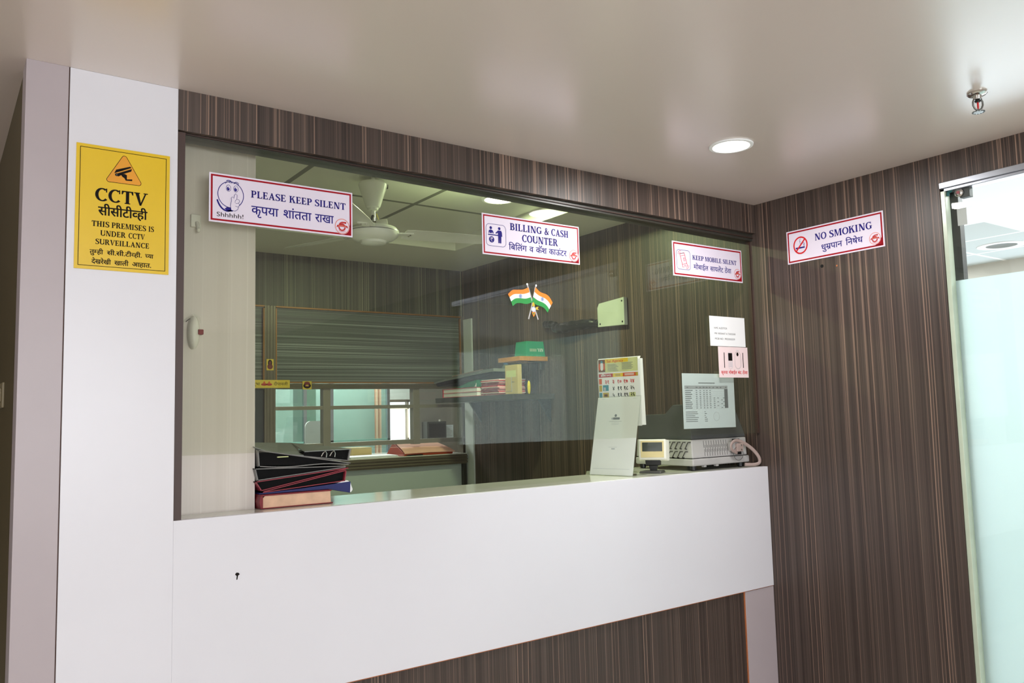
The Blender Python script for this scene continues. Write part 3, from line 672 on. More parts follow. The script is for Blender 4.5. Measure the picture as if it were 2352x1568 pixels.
# ---- no smoking, on the striped wall
o = white_sign('no_smoking_sign', 'white notice reading NO SMOKING on the striped wood wall', frame_matrix((-0.0035, -0.1754, 2.0765), (0, -1, 0), (0, 0, 1)), 0.4745, 0.1535, 0.006, 0.036)
D = Print(0.0004); D.serif('NO', 0.147, 0.207, 0.086, 0.031, 'ink_blue'); D.serif('SMOKING', 0.220, 0.424, 0.086, 0.031, 'ink_blue')
D.run([('half', 'ध'), 'ा', 'ु', ('ra', 'म'), 'पान'] if False else ['धु', ('ra', 'म'), 'पान'], 0.179, 0.281, 0.037, 0.0605, 'ink_blue', bold=0.012); D.run(['ि', 'नषेध'], 0.298, 0.378, 0.037, 0.0605, 'ink_blue', bold=0.012); D.build('lettering', o, world=False)
D = Print(0.0004); cx, cy = 0.0725, 0.079
D.rect(0.046, 0.064, 0.094, 0.071, 'ink_blue'); D.rect(0.089, 0.0725, 0.092, 0.083, 'ink_blue'); D.arc(0.083, 0.081, 0.010, 0.010, 0, 110, 0.0018, 'ink_blue'); D.arc(0.078, 0.092, 0.008, 0.009, 120, 330, 0.0014, 'ink_blue'); D.arc(0.074, 0.100, 0.006, 0.008, 60, 220, 0.0014, 'ink_blue')
D.arc(cx, cy, 0.0345, 0.0375, 0, 360, 0.0065, 'ink_red', 0.0004); D.line([(cx - 0.025, cy - 0.027), (cx + 0.025, cy + 0.027)], 0.0065, 'ink_red', 0.0006); D.build('pictogram', o, world=False)
D = Print(0.0004); logo(D, 0.433, 0.0415, 0.0265); D.build('emblem', o, world=False)

# ---- yellow surveillance sign
o = board('surveillance_sign', 'yellow sign reading CCTV with camera in an orange triangle on the white pillar', 'sign', frame_matrix((-2.9316, -0.0033, 1.8402), (1, 0, 0), (0, 0, 1)), 0.2425, 0.350, 0.003, 'yellow')
D = Print(0.0002); D.frame(0.009, 0.009, 0.233, 0.341, 0.0016, 'ink_black'); D.build('border', o, world=False)
D = Print(0.0003); D.serif('CCTV', 0.048, 0.184, 0.193, 0.037, 'ink_black'); D.run(['सीसीटी', ('half', 'व'), 'ही'], 0.057, 0.183, 0.154, 0.1765, 'ink_black', bold=0.022)
D.serif('THIS', 0.041, 0.086, 0.1205, 0.0155, 'ink_black'); D.serif('PREMISES', 0.091, 0.181, 0.1205, 0.0155, 'ink_black'); D.serif('IS', 0.187, 0.202, 0.1205, 0.0155, 'ink_black')
D.serif('UNDER', 0.063, 0.128, 0.0955, 0.0155, 'ink_black'); D.serif('CCTV', 0.135, 0.178, 0.0955, 0.0155, 'ink_black'); D.serif('SURVEILLANCE', 0.051, 0.190, 0.0710, 0.0150, 'ink_black')
D.run(['तु', ('half', 'म'), 'ही'], 0.038, 0.071, 0.0435, 0.0545, 'ink_black', bold=0.02); D.run(['सी.सी.टी', ('half', 'व'), 'ही.'], 0.081, 0.170, 0.0435, 0.0545, 'ink_black', bold=0.02); D.run([('half', 'च'), 'या'], 0.179, 0.201, 0.0435, 0.0545, 'ink_black', bold=0.02)
D.run(['देखरेखी'], 0.043, 0.091, 0.0165, 0.0280, 'ink_black', bold=0.02); D.run(['खाली'], 0.100, 0.136, 0.0165, 0.0280, 'ink_black', bold=0.02); D.run(['आहात.'], 0.146, 0.195, 0.0165, 0.0280, 'ink_black', bold=0.02)
D.build('lettering', o, world=False)
D = Print(0.0003)
def rtri(r, m, up):
    c = [(0.121, 0.324), (0.083, 0.257), (0.159, 0.257)]; p = []
    for (x, y), a0 in zip(c, (30, 150, 270)):
        for i in range(9): t = math.radians(a0 + 120 * i / 8); p.append((x + r * math.cos(t), y + r * math.sin(t)))
    D.poly(p, m, up)
rtri(0.0072, 'ink_black', 0.0); rtri(0.0058, 'tri_orange', 0.0002)
for q in ([(0.095, 0.277), (0.100, 0.288), (0.136, 0.302), (0.140, 0.299), (0.110, 0.284)], [(0.097, 0.274), (0.108, 0.280), (0.141, 0.296), (0.139, 0.288), (0.120, 0.279), (0.106, 0.269)], [(0.112, 0.276), (0.122, 0.279), (0.128, 0.276), (0.128, 0.264), (0.142, 0.266), (0.142, 0.261), (0.125, 0.260), (0.122, 0.266), (0.116, 0.270)]): D.poly(q, 'ink_black', 0.0004)
D.disc(0.1015, 0.2735, 0.0042, 'ink_black', up=0.0005); D.disc(0.1015, 0.2735, 0.0022, 'darkgrey', up=0.0007); D.build('pictogram', o, world=False)

# ---- crossed flags sticker
st = thing('flag_sticker', 'crossed saffron white and green flags sticker on the service glass', 'sticker', matrix=frame_matrix((-1.4591, 0.0398, 1.7764), (1, 0, 0), (0, 0, 1)))
def fl(curves, c1, name):
    for i, m in enumerate(('saffron', 'flag_white', 'flag_green')):
        a = smooth_path(curves[i], 6); c = smooth_path(curves[i + 1], 6)
        D = Print(0.0004 + 0.0002 * (name == 'b'))
        for k in range(len(a) - 1): D.add([a[k] + (D.n,), a[k + 1] + (D.n,), c[k + 1] + (D.n,), c[k] + (D.n,), a[k] + (0,), a[k + 1] + (0,), c[k + 1] + (0,), c[k] + (0,)], [(3, 2, 1, 0), (4, 5, 6, 7), (0, 1, 5, 4), (2, 3, 7, 6)], m)
        DD.append(D)
for nm, cv, c1 in (('a', [[(0.001, 0.095), (0.022, 0.112), (0.046, 0.115), (0.075, 0.118), (0.099, 0.128)], [(0.008, 0.084), (0.028, 0.096), (0.050, 0.099), (0.078, 0.101), (0.104, 0.109)], [(0.015, 0.068), (0.034, 0.080), (0.056, 0.083), (0.084, 0.083), (0.109, 0.090)], [(0.022, 0.050), (0.040, 0.062), (0.062, 0.064), (0.088, 0.062), (0.114, 0.070)]], (0.060, 0.091)),
                   ('b', [[(0.134, 0.131), (0.156, 0.114), (0.187, 0.106), (0.204, 0.094), (0.217, 0.075)], [(0.128, 0.112), (0.150, 0.099), (0.178, 0.090), (0.196, 0.078), (0.208, 0.062)], [(0.121, 0.092), (0.143, 0.080), (0.170, 0.072), (0.187, 0.062), (0.199, 0.048)], [(0.113, 0.071), (0.136, 0.062), (0.162, 0.056), (0.178, 0.048), (0.190, 0.034)]], (0.166, 0.086))):
    DD = []; fl(cv, c1, nm); B = MB()
    for D in DD:
        for f, mi in zip(D.f, D.mi): B.add([D.v[i] for i in f], [tuple(range(len(f)))], D.names[mi])
    D = Print(0.0010); D.arc(c1[0], c1[1], 0.0062, 0.0068, 0, 360, 0.0016, 'chakra')
    for k in range(8): t = PI * k / 8; D.line([(c1[0] - 0.006 * math.cos(t), c1[1] - 0.0065 * math.sin(t)), (c1[0] + 0.006 * math.cos(t), c1[1] + 0.0065 * math.sin(t))], 0.0007, 'chakra')
    for f, mi in zip(D.f, D.mi): B.add([D.v[i] for i in f], [tuple(range(len(f)))], D.names[mi])
    B.build('flag', st, world=False)
D = Print(0.0003); D.line([(0.0935, 0.140), (0.098, 0.128), (0.124, 0.052), (0.143, 0.004)], 0.006, 'grey_plastic'); D.line([(0.137, 0.138), (0.133, 0.128), (0.112, 0.052), (0.096, 0.004)], 0.006, 'grey_plastic')
D.disc(0.0935, 0.140, 0.0042, 'flag_white', up=0.0002); D.disc(0.137, 0.138, 0.0042, 'flag_white', up=0.0002); D.build('pole', st, world=False)
D = Print(0.0012); D.disc(0.121, 0.043, 0.0105, 'flag_white'); D.arc(0.121, 0.043, 0.0085, 0.009, 0, 360, 0.0016, 'chakra', 0.0002); D.poly([(0.116, 0.066), (0.121, 0.072), (0.126, 0.066), (0.128, 0.055), (0.114, 0.055)], 'gold'); D.poly([(0.132, 0.052), (0.147, 0.055), (0.141, 0.048), (0.147, 0.042), (0.131, 0.043)], 'gold'); D.poly([(0.112, 0.032), (0.130, 0.032), (0.126, 0.021), (0.120, 0.013), (0.116, 0.022)], 'saffron', 0.0002); D.poly([(0.116, 0.029), (0.125, 0.029), (0.121, 0.019)], 'flag_green', 0.0004); D.build('emblem', st, world=False)

# ---- papers on the glass
o = board('auditor_notice', 'plain white notice headed NMC AUDITOR in small black capitals on the glass', 'paper', frame_matrix((-0.3187, 0.0393, 1.7070), (1, 0, 0), (0.0, 0, 1)), 0.2510, 0.1395, 0.0005, 'paper', bevel=0)
D = Print(0.0002); D.sans('NMC AUDITOR', 0.031, 0.122, 0.080, 0.0085, 'ink_black'); D.sans('MR VIKRANT A TAKSSAR', 0.032, 0.181, 0.0545, 0.0085, 'ink_black'); D.sans('MOB NO : 9922402239', 0.033, 0.174, 0.0300, 0.0085, 'ink_black'); D.build('lettering', o, world=False)
o = board('phone_off_notice', 'pinkish notice with two old phones above red writing, low on the glass', 'paper', frame_matrix((-0.2675, 0.0393, 1.5608), (1, 0, 0), (0, 0, 1)), 0.2115, 0.1440, 0.0005, 'paper_pink', bevel=0)
D = Print(0.0002); D.run(['कृपया'], 0.014, 0.060, 0.017, 0.030, 'ink_red', bold=0.02); D.run(['मोबाईल'], 0.068, 0.126, 0.017, 0.030, 'ink_red', bold=0.02); D.run(['बंद'], 0.134, 0.158, 0.017, 0.030, 'ink_red', bold=0.02); D.run(['ठेवा'], 0.167, 0.204, 0.017, 0.030, 'ink_red', bold=0.02); D.build('lettering', o, world=False)
D = Print(0.0002); D.rect(0.038, 0.045, 0.043, 0.117, 'ink_black'); D.rect(0.173, 0.046, 0.178, 0.118, 'ink_black'); D.rframe(0.068, 0.042, 0.098, 0.120, 0.012, 0.0012, 'ink_pale'); D.rect(0.069, 0.079, 0.097, 0.115, 'ink_black', 0.0002)
for i in range(4):
    for j in range(3): D.rect(0.073 + j * 0.008, 0.050 + i * 0.007, 0.078 + j * 0.008, 0.054 + i * 0.007, 'ink_pale', 0.0002)
D.rframe(0.116, 0.042, 0.158, 0.122, 0.020, 0.0014, 'ink_grey'); D.disc(0.136, 0.110, 0.0075, 'ink_black', 0.0090, 0.0002); D.rect(0.128, 0.127, 0.146, 0.129, 'ink_pale'); D.build('pictogram', o, world=False)

sh = thing('rate_sheet', 'printed table sheet in a clear sleeve hung behind the glass over the printer', 'paper', matrix=frame_matrix((-0.5058, 0.0560, 1.3172), (0.99995, 0, -0.004), (0.004, 0, 0.99995)))
b = MB(); b.box(0.004, 0.358, 0.013, 0.262, -0.0006, 0, 'paper_blue'); b.build('page', sh, world=False)
b = MB(); b.box(-0.004, 0.363, 0.0, 0.274, 0.0007, 0.0010, 'acrylic'); b.build('sleeve', sh, world=False)
D = Print(0.0003); D.rect(0.110, 0.217, 0.222, 0.2205, 'ink_grey'); D.rect(0.017, 0.191, 0.310, 0.207, 'ink_pale'); D.rect(0.286, 0.103, 0.310, 0.191, 'ink_grey')
rnd = random.Random(3)
for x in (0.03, 0.090, 0.115, 0.138, 0.158, 0.180, 0.205, 0.230, 0.255, 0.292): D.rect(x, 0.197, x + rnd.uniform(0.010, 0.016), 0.200, 'ink_grey', 0.0002)
for i in range(10):
    y = 0.185 - i * 0.0088; D.rect(0.020, y - 0.0015, 0.020 + rnd.uniform(0.03, 0.05), y + 0.0015, 'ink_grey', 0.0002)
    for j, x in enumerate((0.090, 0.115, 0.140, 0.160, 0.182, 0.210, 0.235, 0.262, 0.275)):
        if j > 4 and i < 4: continue
        if j > 5 and (i + j) % 2: continue
        D.rect(x, y - 0.0012, x + 0.011, y + 0.0012, 'ink_grey', 0.0002)
    D.rect(0.017, y - 0.0046, 0.286, y - 0.0041, 'ink_pale', 0.0001)
for i in range(6): y = 0.088 - i * 0.0085; D.rect(0.019, y - 0.0013, 0.019 + rnd.uniform(0.05, 0.09), y + 0.0013, 'ink_grey'); D.rect(0.144, y - 0.0013, 0.144 + rnd.uniform(0.006, 0.022), y + 0.0013, 'ink_grey')
D.arc(0.225, 0.065, 0.020, 0.020, 0, 360, 0.0012, 'ink_pale'); D.build('table_print', sh, world=False)

# ---- stickers on the bronze frame at the back
def small(name, label, x0, z0, w, h): return board(name, label, 'sticker', frame_matrix((x0, 2.6698, z0), (1, 0, 0), (0, 0, 1)), w, h, 0.0006, 'gold', bevel=0)
o = small('festival_sticker', 'long gold sticker with a festival greeting on the bronze frame', -1.600, 1.622, 0.258, 0.051)
D = Print(0.0002); D.run(['शुभ'], 0.012, 0.062, 0.016, 0.033, 'ink_black'); D.run(['दीपावली'], 0.152, 0.244, 0.016, 0.033, 'ink_black')
for cx in (0.090, 0.122): D.disc(cx, 0.022, 0.020, 'logo_red', 0.008); D.poly([(cx - 0.010, 0.026), (cx + 0.010, 0.026), (cx + 0.003, 0.042), (cx - 0.003, 0.042)], 'cal_orange', 0.0002)
D.build('lettering', o, world=False)
o = small('deity_sticker', 'small upright gold and red sticker on the bronze post', -1.4955, 1.735, 0.046, 0.072)
o.location.y = 2.6692
D = Print(0.0002); D.disc(0.023, 0.024, 0.018, 'maroon'); D.disc(0.023, 0.048, 0.014, 'ink_black', 0.020); D.disc(0.023, 0.050, 0.008, 'maroon', up=0.0002); D.rect(0.018, 0.020, 0.028, 0.052, 'maroon', 0.0004); D.build('portrait', o, world=False)
o = small('face_sticker', 'square gold sticker with a dark and red round face on the bronze rail', -1.256, 1.612, 0.062, 0.054)
D = Print(0.0002); D.disc(0.031, 0.024, 0.026, 'ink_black', 0.018); D.disc(0.031, 0.040, 0.020, 'maroon', 0.011, 0.0002); D.disc(0.031, 0.024, 0.016, 'maroon', 0.008, 0.0002); D.disc(0.031, 0.026, 0.010, 'gold', 0.004, 0.0004); D.build('face', o, world=False)

# ================================================================== files on the counter, left
FY0, FY1 = 0.118, 0.325
bk = thing('ledger_book', 'thick maroon ledger with tan page edges at the bottom of the stack', 'book', (-2.27, 0.2, ZT))
b = MB(); b.box(-2.386, -2.146, 0.097, 0.30, ZT, ZT + 0.003, 'maroon'); b.box(-2.386, -2.150, 0.099, 0.30, ZT + 0.0395, ZT + 0.0435, 'maroon'); b.prism([(-2.386, ZT + 0.003), (-2.378, ZT + 0.003), (-2.378, ZT + 0.0395), (-2.386, ZT + 0.0395), (-2.390, ZT + 0.022)], 0.099, 0.30, 'maroon', 'y'); b.build('cover', bk, bevel=0.001)
b = MB(); b.prism([(-2.378, ZT + 0.003), (-2.152, ZT + 0.003), (-2.154, ZT + 0.0395), (-2.372, ZT + 0.0395), (-2.378, ZT + 0.033)], 0.101, 0.298, 'page_tan', 'y'); lab(b.build('pages', bk), 'tan page edges')

def binder(name, label, lb, lt, rb, rt, spine, board_m, edge_m, inner='binder_black', y0=FY0, y1=FY1, sag=0.0):
    """file seen from its open end; lb, lt, rb, rt are (x, z) corners of that end"""
    t = thing(name, label, 'binder', ((lb[0] + rb[0]) / 2, (y0 + y1) / 2, min(lb[1], rb[1])), group='files stacked on the counter')
    def cover(p, q, up, s):
        pts = [(p[0] + (q[0] - p[0]) * i / 10, p[1] + (q[1] - p[1]) * i / 10 + s * math.sin(2 * PI * i / 10)) for i in range(11)]
        b = MB(); b.prism(pts + [(x, z + up) for x, z in reversed(pts)], y0 + 0.0015, y1, board_m, 'y')
        b.prism(pts + [(x, z + up) for x, z in reversed(pts)], y0 - 0.0005, y0 + 0.0015, edge_m, 'y'); return b
    cover(lb, rb, 0.0028, sag).build('cover', t); cover((lt[0], lt[1] - 0.0028), (rt[0], rt[1] - 0.0028), 0.0028, 0).build('cover', t)
    p, q = (lb, lt) if spine == 'l' else (rb, rt); d = 0.0035 if spine == 'l' else -0.0035
    pts = [p, (p[0] + d, p[1]), (q[0] + d, q[1]), q]
    if spine == 'r': pts = [(p[0] + d, p[1]), p, q, (q[0] + d, q[1])]
    b = MB(); b.prism(pts, y0 - 0.0005, y1, edge_m, 'y'); b.build('spine', t)
    b = MB(); b.prism([(lb[0] + 0.006, lb[1] + 0.0028), (rb[0] - 0.006, rb[1] + 0.0028), (rt[0] - 0.006, max(rt[1] - 0.0028, rb[1] + 0.0029)), (lt[0] + 0.006, max(lt[1] - 0.0028, lb[1] + 0.0029))], y0 + 0.010, y1 - 0.002, inner, 'y'); b.build('filling', t)
    return t
nf = thing('navy_folder', 'navy blue folder drooping over the end of the maroon ledger', 'folder', (-2.23, 0.22, ZT + 0.0435), group='files stacked on the counter')
b = MB(); b.prism([(-2.384, 1.1835), (-2.150, 1.1835), (-2.076, 1.1655), (-2.074, 1.2030), (-2.130, 1.1995), (-2.240, 1.1925), (-2.384, 1.1865)], FY0, FY1, 'blue', 'y'); b.build('cover', nf, bevel=0.0006)
b = MB(); b.prism([(-2.0738, 1.1665), (-2.0680, 1.1690), (-2.0640, 1.1760), (-2.0735, 1.2030)], FY0 + 0.006, FY1, 'paper', 'y'); b.prism([(-2.120, 1.2003), (-2.078, 1.2033), (-2.084, 1.2072), (-2.102, 1.2062)], FY0 + 0.002, FY1, 'paper', 'y'); lab(b.build('papers', nf), 'white paper edges poking out')
binder('lever_file', 'black lever file with maroon edges lying directly on the navy folder', (-2.372, 1.1875), (-2.370, 1.1925), (-2.094, 1.2060), (-2.088, 1.2430), 'r', 'binder_black', 'maroon_edge')
binder('lever_file', 'black maroon edged lever file in the middle of the stack, fourth from the top', (-2.378, 1.1935), (-2.397, 1.2240), (-2.092, 1.2440), (-2.082, 1.2500), 'l', 'binder_black', 'maroon_edge')
binder('lever_file', 'plain black lever file with grey edges, third from the top of the stack', (-2.390, 1.2262), (-2.399, 1.2650), (-2.092, 1.2510), (-2.092, 1.2570), 'l', 'binder_black', 'binder_edge')
g = binder('ring_file', 'grey backed file with a wavy lower cover and green tab, second from the top', (-2.386, 1.2700), (-2.390, 1.3230), (-2.080, 1.2590), (-2.074, 1.2660), 'l', 'binder_grey', 'binder_edge', sag=-0.004)
b = MB(); b.box(-2.324, -2.288, FY0 + 0.004, FY0 + 0.03, 1.2955, 1.2985, 'cal_green'); lab(b.build('index_tab', g), 'green index tab')
g = thing('ring_file', 'dark grey ring file with metal arches lying on top of the stack', 'binder', (-2.2, 0.22, 1.275), group='files stacked on the counter')
fr = [(-2.399, 1.3330), (-2.360, 1.3190), (-2.321, 1.3105), (-2.280, 1.3035), (-2.238, 1.2990)]; bk2 = [(-2.386, 1.3440), (-2.345, 1.3420), (-2.300, 1.3395), (-2.250, 1.3370), (-2.190, 1.3345)]
b = MB(); b.sheet([[(x, 0.36, z) for x, z in bk2], [(0.5 * (p[0] + q[0]), 0.24, 0.5 * (p[1] + q[1]) + 0.002) for p, q in zip(fr, bk2)], [(x, FY0, z) for x, z in fr]], 0.003, 'binder_grey', (0, -0.15, 1)); lab(b.build('cover', g), 'grey cover bending down to the left')
b = MB(); b.sheet([[(-2.195, 0.35, 1.3345), (-2.02, 0.35, 1.3120)], [(-2.235, FY0, 1.3118), (-2.0727, FY0, 1.3130)]], 0.003, 'binder_grey', (0, -0.1, 1)); b.build('lid', g)
b = MB(); b.prism([(-2.237, 1.2965), (-2.083, 1.2745), (-2.076, 1.3100), (-2.235, 1.3090)], FY0 + 0.006, FY1, 'binder_black', 'y'); b.build('filling', g)
b = MB(); b.prism([(-2.085, 1.2715), (-2.080, 1.2720), (-2.0715, 1.3120), (-2.0765, 1.3110)], FY0 - 0.0005, FY1, 'binder_edge', 'y'); b.prism([(-2.237, 1.2945), (-2.083, 1.2720), (-2.083, 1.2748), (-2.237, 1.2972)], FY0 - 0.0005, FY1, 'binder_edge', 'y'); b.build('spine', g)
b = MB()
for x in (-2.168, -2.138): b.tube([(x - 0.008, FY0 + 0.004, 1.292), (x - 0.002, FY0 + 0.001, 1.304), (x + 0.006, FY0 + 0.002, 1.309), (x + 0.011, FY0 + 0.004, 1.300), (x + 0.010, FY0 + 0.006, 1.288)], 0.0018, 'chrome', seg=8)
b.build('ring', g, smooth=True)

# ================================================================== acrylic stand and calendar
def quad_board(name, parent, c, thick, m, nrm):
    b = MB(); b.sheet([[c[0], c[1]], [c[3], c[2]]], thick, m, nrm); return b.build(name, parent)
BN, BF = Vector((-0.800, 0.080, ZT)), Vector((-0.849, 0.312, ZT)); UP = Vector((0.082, 0.018, 0.345)); W = BN - BF; NR = W.cross(UP).normalized()
if NR.x > 0: NR = -NR
qs = thing('payment_stand', 'leaning clear acrylic stand holding a plain white printed page on the counter', 'stand', tuple(BF + W / 2))
bk_ = NR * -0.004
b = MB(); b.sheet([[BF + UP, BN + UP], [BF, BN]], 0.0022, 'acrylic', NR)
b.sheet([[BF + UP + bk_, BN + UP + bk_], [BF + bk_, BN + bk_]], 0.0022, 'acrylic', NR)
ft = Vector((0.105, 0.020, 0)); b.sheet([[BF + Vector((0, 0, 0.003)), BN + Vector((0, 0, 0.003))], [BF + ft + Vector((0, 0, 0.003)), BN + ft + Vector((0, 0, 0.003))]], 0.0028, 'acrylic', (0, 0, 1)); b.build('holder', qs)
u_, v_ = W.normalized(), UP.normalized(); o0 = BF + NR * -0.0028
pw, phh = W.length, UP.length
m = frame_matrix(o0, u_, v_); pg = MB(); pg.box(0.004, pw - 0.006, 0.002, phh - 0.004, -0.0008, 0, 'paper')
page = pg.build('page', qs, world=False); page.matrix_basis = qs.matrix_basis.inverted() @ m
X = lambda f: 0.004 + f * (pw - 0.01); Y = lambda f: f * phh
def pmark(name, draw): D = Print(0.0002); draw(D); D.build(name, page, world=False)
pmark('emblem', lambda D: (D.rect(X(0.42), Y(0.700), X(0.575), Y(0.7285), 'ink_grey'), D.disc(X(0.400), Y(0.714), 0.005, 'ink_pale')))
pmark('emblem', lambda D: D.disc(X(0.475), Y(0.752), 0.0062, 'ink_grey'))
for q_ in ((0.33, 0.677, 0.63, 0.680), (0.39, 0.655, 0.57, 0.659), (0.39, 0.636, 0.57, 0.639), (0.10, 0.965, 0.17, 0.969), (0.84, 0.965, 0.92, 0.969), (0.38, 0.352, 0.58, 0.355), (0.45, 0.325, 0.53, 0.340), (0.06, 0.083, 0.92, 0.0855)): pmark('text_line', lambda D: D.rect(X(q_[0]), Y(q_[1]), X(q_[2]), Y(q_[3]), 'ink_grey' if q_[1] in (0.677,) else 'ink_pale'))

CF, CN = Vector((-0.738, 0.352, ZT)), Vector((-0.690, 0.128, ZT)); CW = (CN - CF); cu = CW.normalized(); cn = Vector((cu.y, -cu.x, 0)); cn = cn if cn.x < 0 else -cn; ch = 0.520
cal = thing('desk_calendar', 'hanging page calendar for December with red dates standing behind the payment stand', 'calendar', tuple(CF + CW / 2))
b = MB(); nz = 10
rows = [[CF + Vector((0, 0, 0.212 + (ch - 0.224) * i / nz)) + cn * 0.002 * math.sin(i), CN + Vector((0, 0, 0.212 + (ch - 0.224) * i / nz)) + cn * 0.002 * math.sin(i)] for i in range(nz + 1)]
rows += [[r[0] + cn * 0.010 * -math.sin(a) , r[1] + cn * 0.010 * -math.sin(a)] for r, a in (([CF + Vector((0, 0, ch - 0.006)), CN + Vector((0, 0, ch - 0.006))], 0.5), ([CF + Vector((0, 0, ch)), CN + Vector((0, 0, ch))], 1.2))]
b.sheet(list(reversed(rows)), 0.002, 'paper', cn); b.build('page', cal)
b = MB(); q = -cn * 0.004; lo_ = Vector((0, 0, 0.215)); b.hexa([CF + q + lo_, CN + q + lo_, CN + q - cn * 0.030 + lo_, CF + q - cn * 0.030 + lo_][::-1], [P + Vector((0, 0, ch - 0.010)) for P in [CF + q, CN + q, CN + q - cn * 0.022, CF + q - cn * 0.022][::-1]], 'paper'); b.build('pages', cal)
b = MB(); pm = CF + CW * 0.35 - cn * 0.014; b.tube([pm, pm + Vector((0, 0, 0.24))], 0.012, 'acrylic', seg=14); b.lathe([(0.035, 0), (0.035, 0.006), (0.012, 0.008)], tuple(pm), 'acrylic', 24); b.build('prop', cal)
m = frame_matrix(CF + cn * 0.0052, cu, (0, 0, 1)); cw = CW.length
D = Print(0.0); pr = lambda x0, y0, x1, y1, c, up=0.0: D.rect(x0 * cw, ch - y0, x1 * cw, ch - y1, c, up)
pr(0.20, 0.088, 0.97, 0.006, 'cal_green'); pr(0.20, 0.030, 0.75, 0.006, 'cal_yellow', 0.0002); pr(0.04, 0.085, 0.20, 0.008, 'cal_brown', 0.0002)
D.disc(0.12 * cw, ch - 0.050, 0.010, 'flag_white', 0.026, 0.0004); D.disc(0.12 * cw, ch - 0.022, 0.006, 'cal_teal', 0.007, 0.0005)
for s in (-1, 1): D.disc((0.12 + 0.055 * s) * cw, ch - 0.052, 0.006, 'cal_orange', 0.022, 0.0004)
pr(0.04, 0.118, 0.38, 0.096, 'cal_red'); pr(0.38, 0.118, 0.62, 0.096, 'cal_yellow'); pr(0.62, 0.118, 0.97, 0.096, 'cal_orange'); pr(0.92, 0.116, 0.97, 0.097, 'gold', 0.0003)
for i in range(6): pr(0.26, 0.040 + i * 0.0075, 0.26 + 0.20 + 0.03 * (i % 3), 0.0425 + i * 0.0075, 'ink_grey', 0.0004); pr(0.60, 0.034 + i * 0.0075, 0.86 - 0.03 * (i % 2), 0.0365 + i * 0.0075, 'ink_grey', 0.0004)
for i in range(2): pr(0.44, 0.102 + i * 0.007, 0.56, 0.1045 + i * 0.007, 'ink_grey', 0.0004); pr(0.66, 0.101 + i * 0.007, 0.88, 0.1045 + i * 0.007, 'flag_white', 0.0004)
pr(0.04, 0.160, 0.11, 0.126, 'cal_orange'); pr(0.04, 0.205, 0.11, 0.166, 'gold'); pr(0.04, 0.245, 0.11, 0.212, 'cal_teal'); pr(0.13, 0.202, 0.27, 0.166, 'cal_teal', 0.0002); pr(0.15, 0.200, 0.20, 0.180, 'ink_pale', 0.0004); pr(0.13, 0.245, 0.27, 0.212, 'gold', 0.0002); pr(0.16, 0.236, 0.24, 0.222, 'cal_brown', 0.0004)
pr(0.75, 0.245, 0.90, 0.215, 'cal_green', 0.0001)
pr(0.03, 0.252, 0.98, 0.004, 'paper', -0.0003)
D.v = [(a_, ch + (b_ - ch) * 0.74, c_) for a_, b_, c_ in D.v]; D.build('print', cal, world=False).matrix_basis = cal.matrix_basis.inverted() @ m
D = Print(0.0006)
D.sans('Sai Agency', 0.25 * cw, 0.64 * cw, ch - 0.027, 0.015, 'ink_red'); D.run(['डिसेंबर २०२३'], 0.09 * cw, 0.33 * cw, ch - 0.1125, ch - 0.1015, 'flag_white', bold=0.03)
for j, s in enumerate(('३१', '३', '१०', '१७', '२४')): D.run([s], (0.19 + j * 0.15 + (0.03 if len(s) == 1 else 0)) * cw, (0.19 + j * 0.15 + (0.07 if len(s) == 1 else 0.09)) * cw, ch - 0.157, ch - 0.137, 'ink_red', bold=0.02)
for j, s in enumerate(('४', '११', '१८', '२५')): D.run([s], (0.34 + j * 0.15 + (0.03 if len(s) == 1 else 0)) * cw, (0.34 + j * 0.15 + (0.07 if len(s) == 1 else 0.09)) * cw, ch - 0.198, ch - 0.178, 'ink_black', bold=0.02)
for j, s in enumerate(('५', '१२', '१९', '२६')): D.run([s], (0.34 + j * 0.15 + (0.03 if len(s) == 1 else 0)) * cw, (0.34 + j * 0.15 + (0.07 if len(s) == 1 else 0.09)) * cw, ch - 0.238, ch - 0.218, 'ink_black', bold=0.02)
D.v = [(a_, ch + (b_ - ch) * 0.74, c_) for a_, b_, c_ in D.v]; D.build('lettering', cal, world=False).matrix_basis = cal.matrix_basis.inverted() @ m

# ================================================================== printer on the counter, right
pt = thing('printer', 'pale grey desk printer with slotted sides and smoked hood on the counter', 'printer', (-0.23, 0.26, ZT))
b = MB(); b.prism([(-0.430, 0.077), (-0.033, 0.077), (-0.033, 0.445), (-0.430, 0.445)], 1.160, 1.1925, 'grey_plastic'); b.build('base_tray', pt, bevel=0.006)
b = MB()
b.hexa([(-0.428, 0.081, 1.1945), (-0.045, 0.081, 1.1945), (-0.045, 0.44, 1.1945), (-0.428, 0.44, 1.1945)], [(-0.422, 0.088, 1.279), (-0.040, 0.088, 1.279), (-0.040, 0.436, 1.279), (-0.422, 0.436, 1.279)], 'grey_plastic'); b.build('body', pt, bevel=0.005)
b = MB(); b.box(-0.426, -0.047, 0.084, 0.44, 1.1920, 1.1950, 'ink_black'); b.build('seam', pt)
b = MB()
pf = [(0.0895, 1.2805), (0.0895, 1.300), (0.118, 1.440), (0.205, 1.440), (0.255, 1.398), (0.425, 1.396), (0.435, 1.2805)]
n = len(pf); vs = []
for y, z in pf: k = (z - 1.2805) / 0.16; vs.append((-0.421 + 0.012 * k, y, z))
for y, z in pf: k = (z - 1.2805) / 0.16; vs.append((-0.041 - 0.045 * k, y, z))
b.add(vs, [tuple(range(n))[::-1], tuple(range(n, 2 * n))] + [(i, (i + 1) % n, n + (i + 1) % n, n + i) for i in range(n)], 'hood'); lab(b.build('hood', pt, bevel=0.003), 'dark smoked hood')
b = MB()
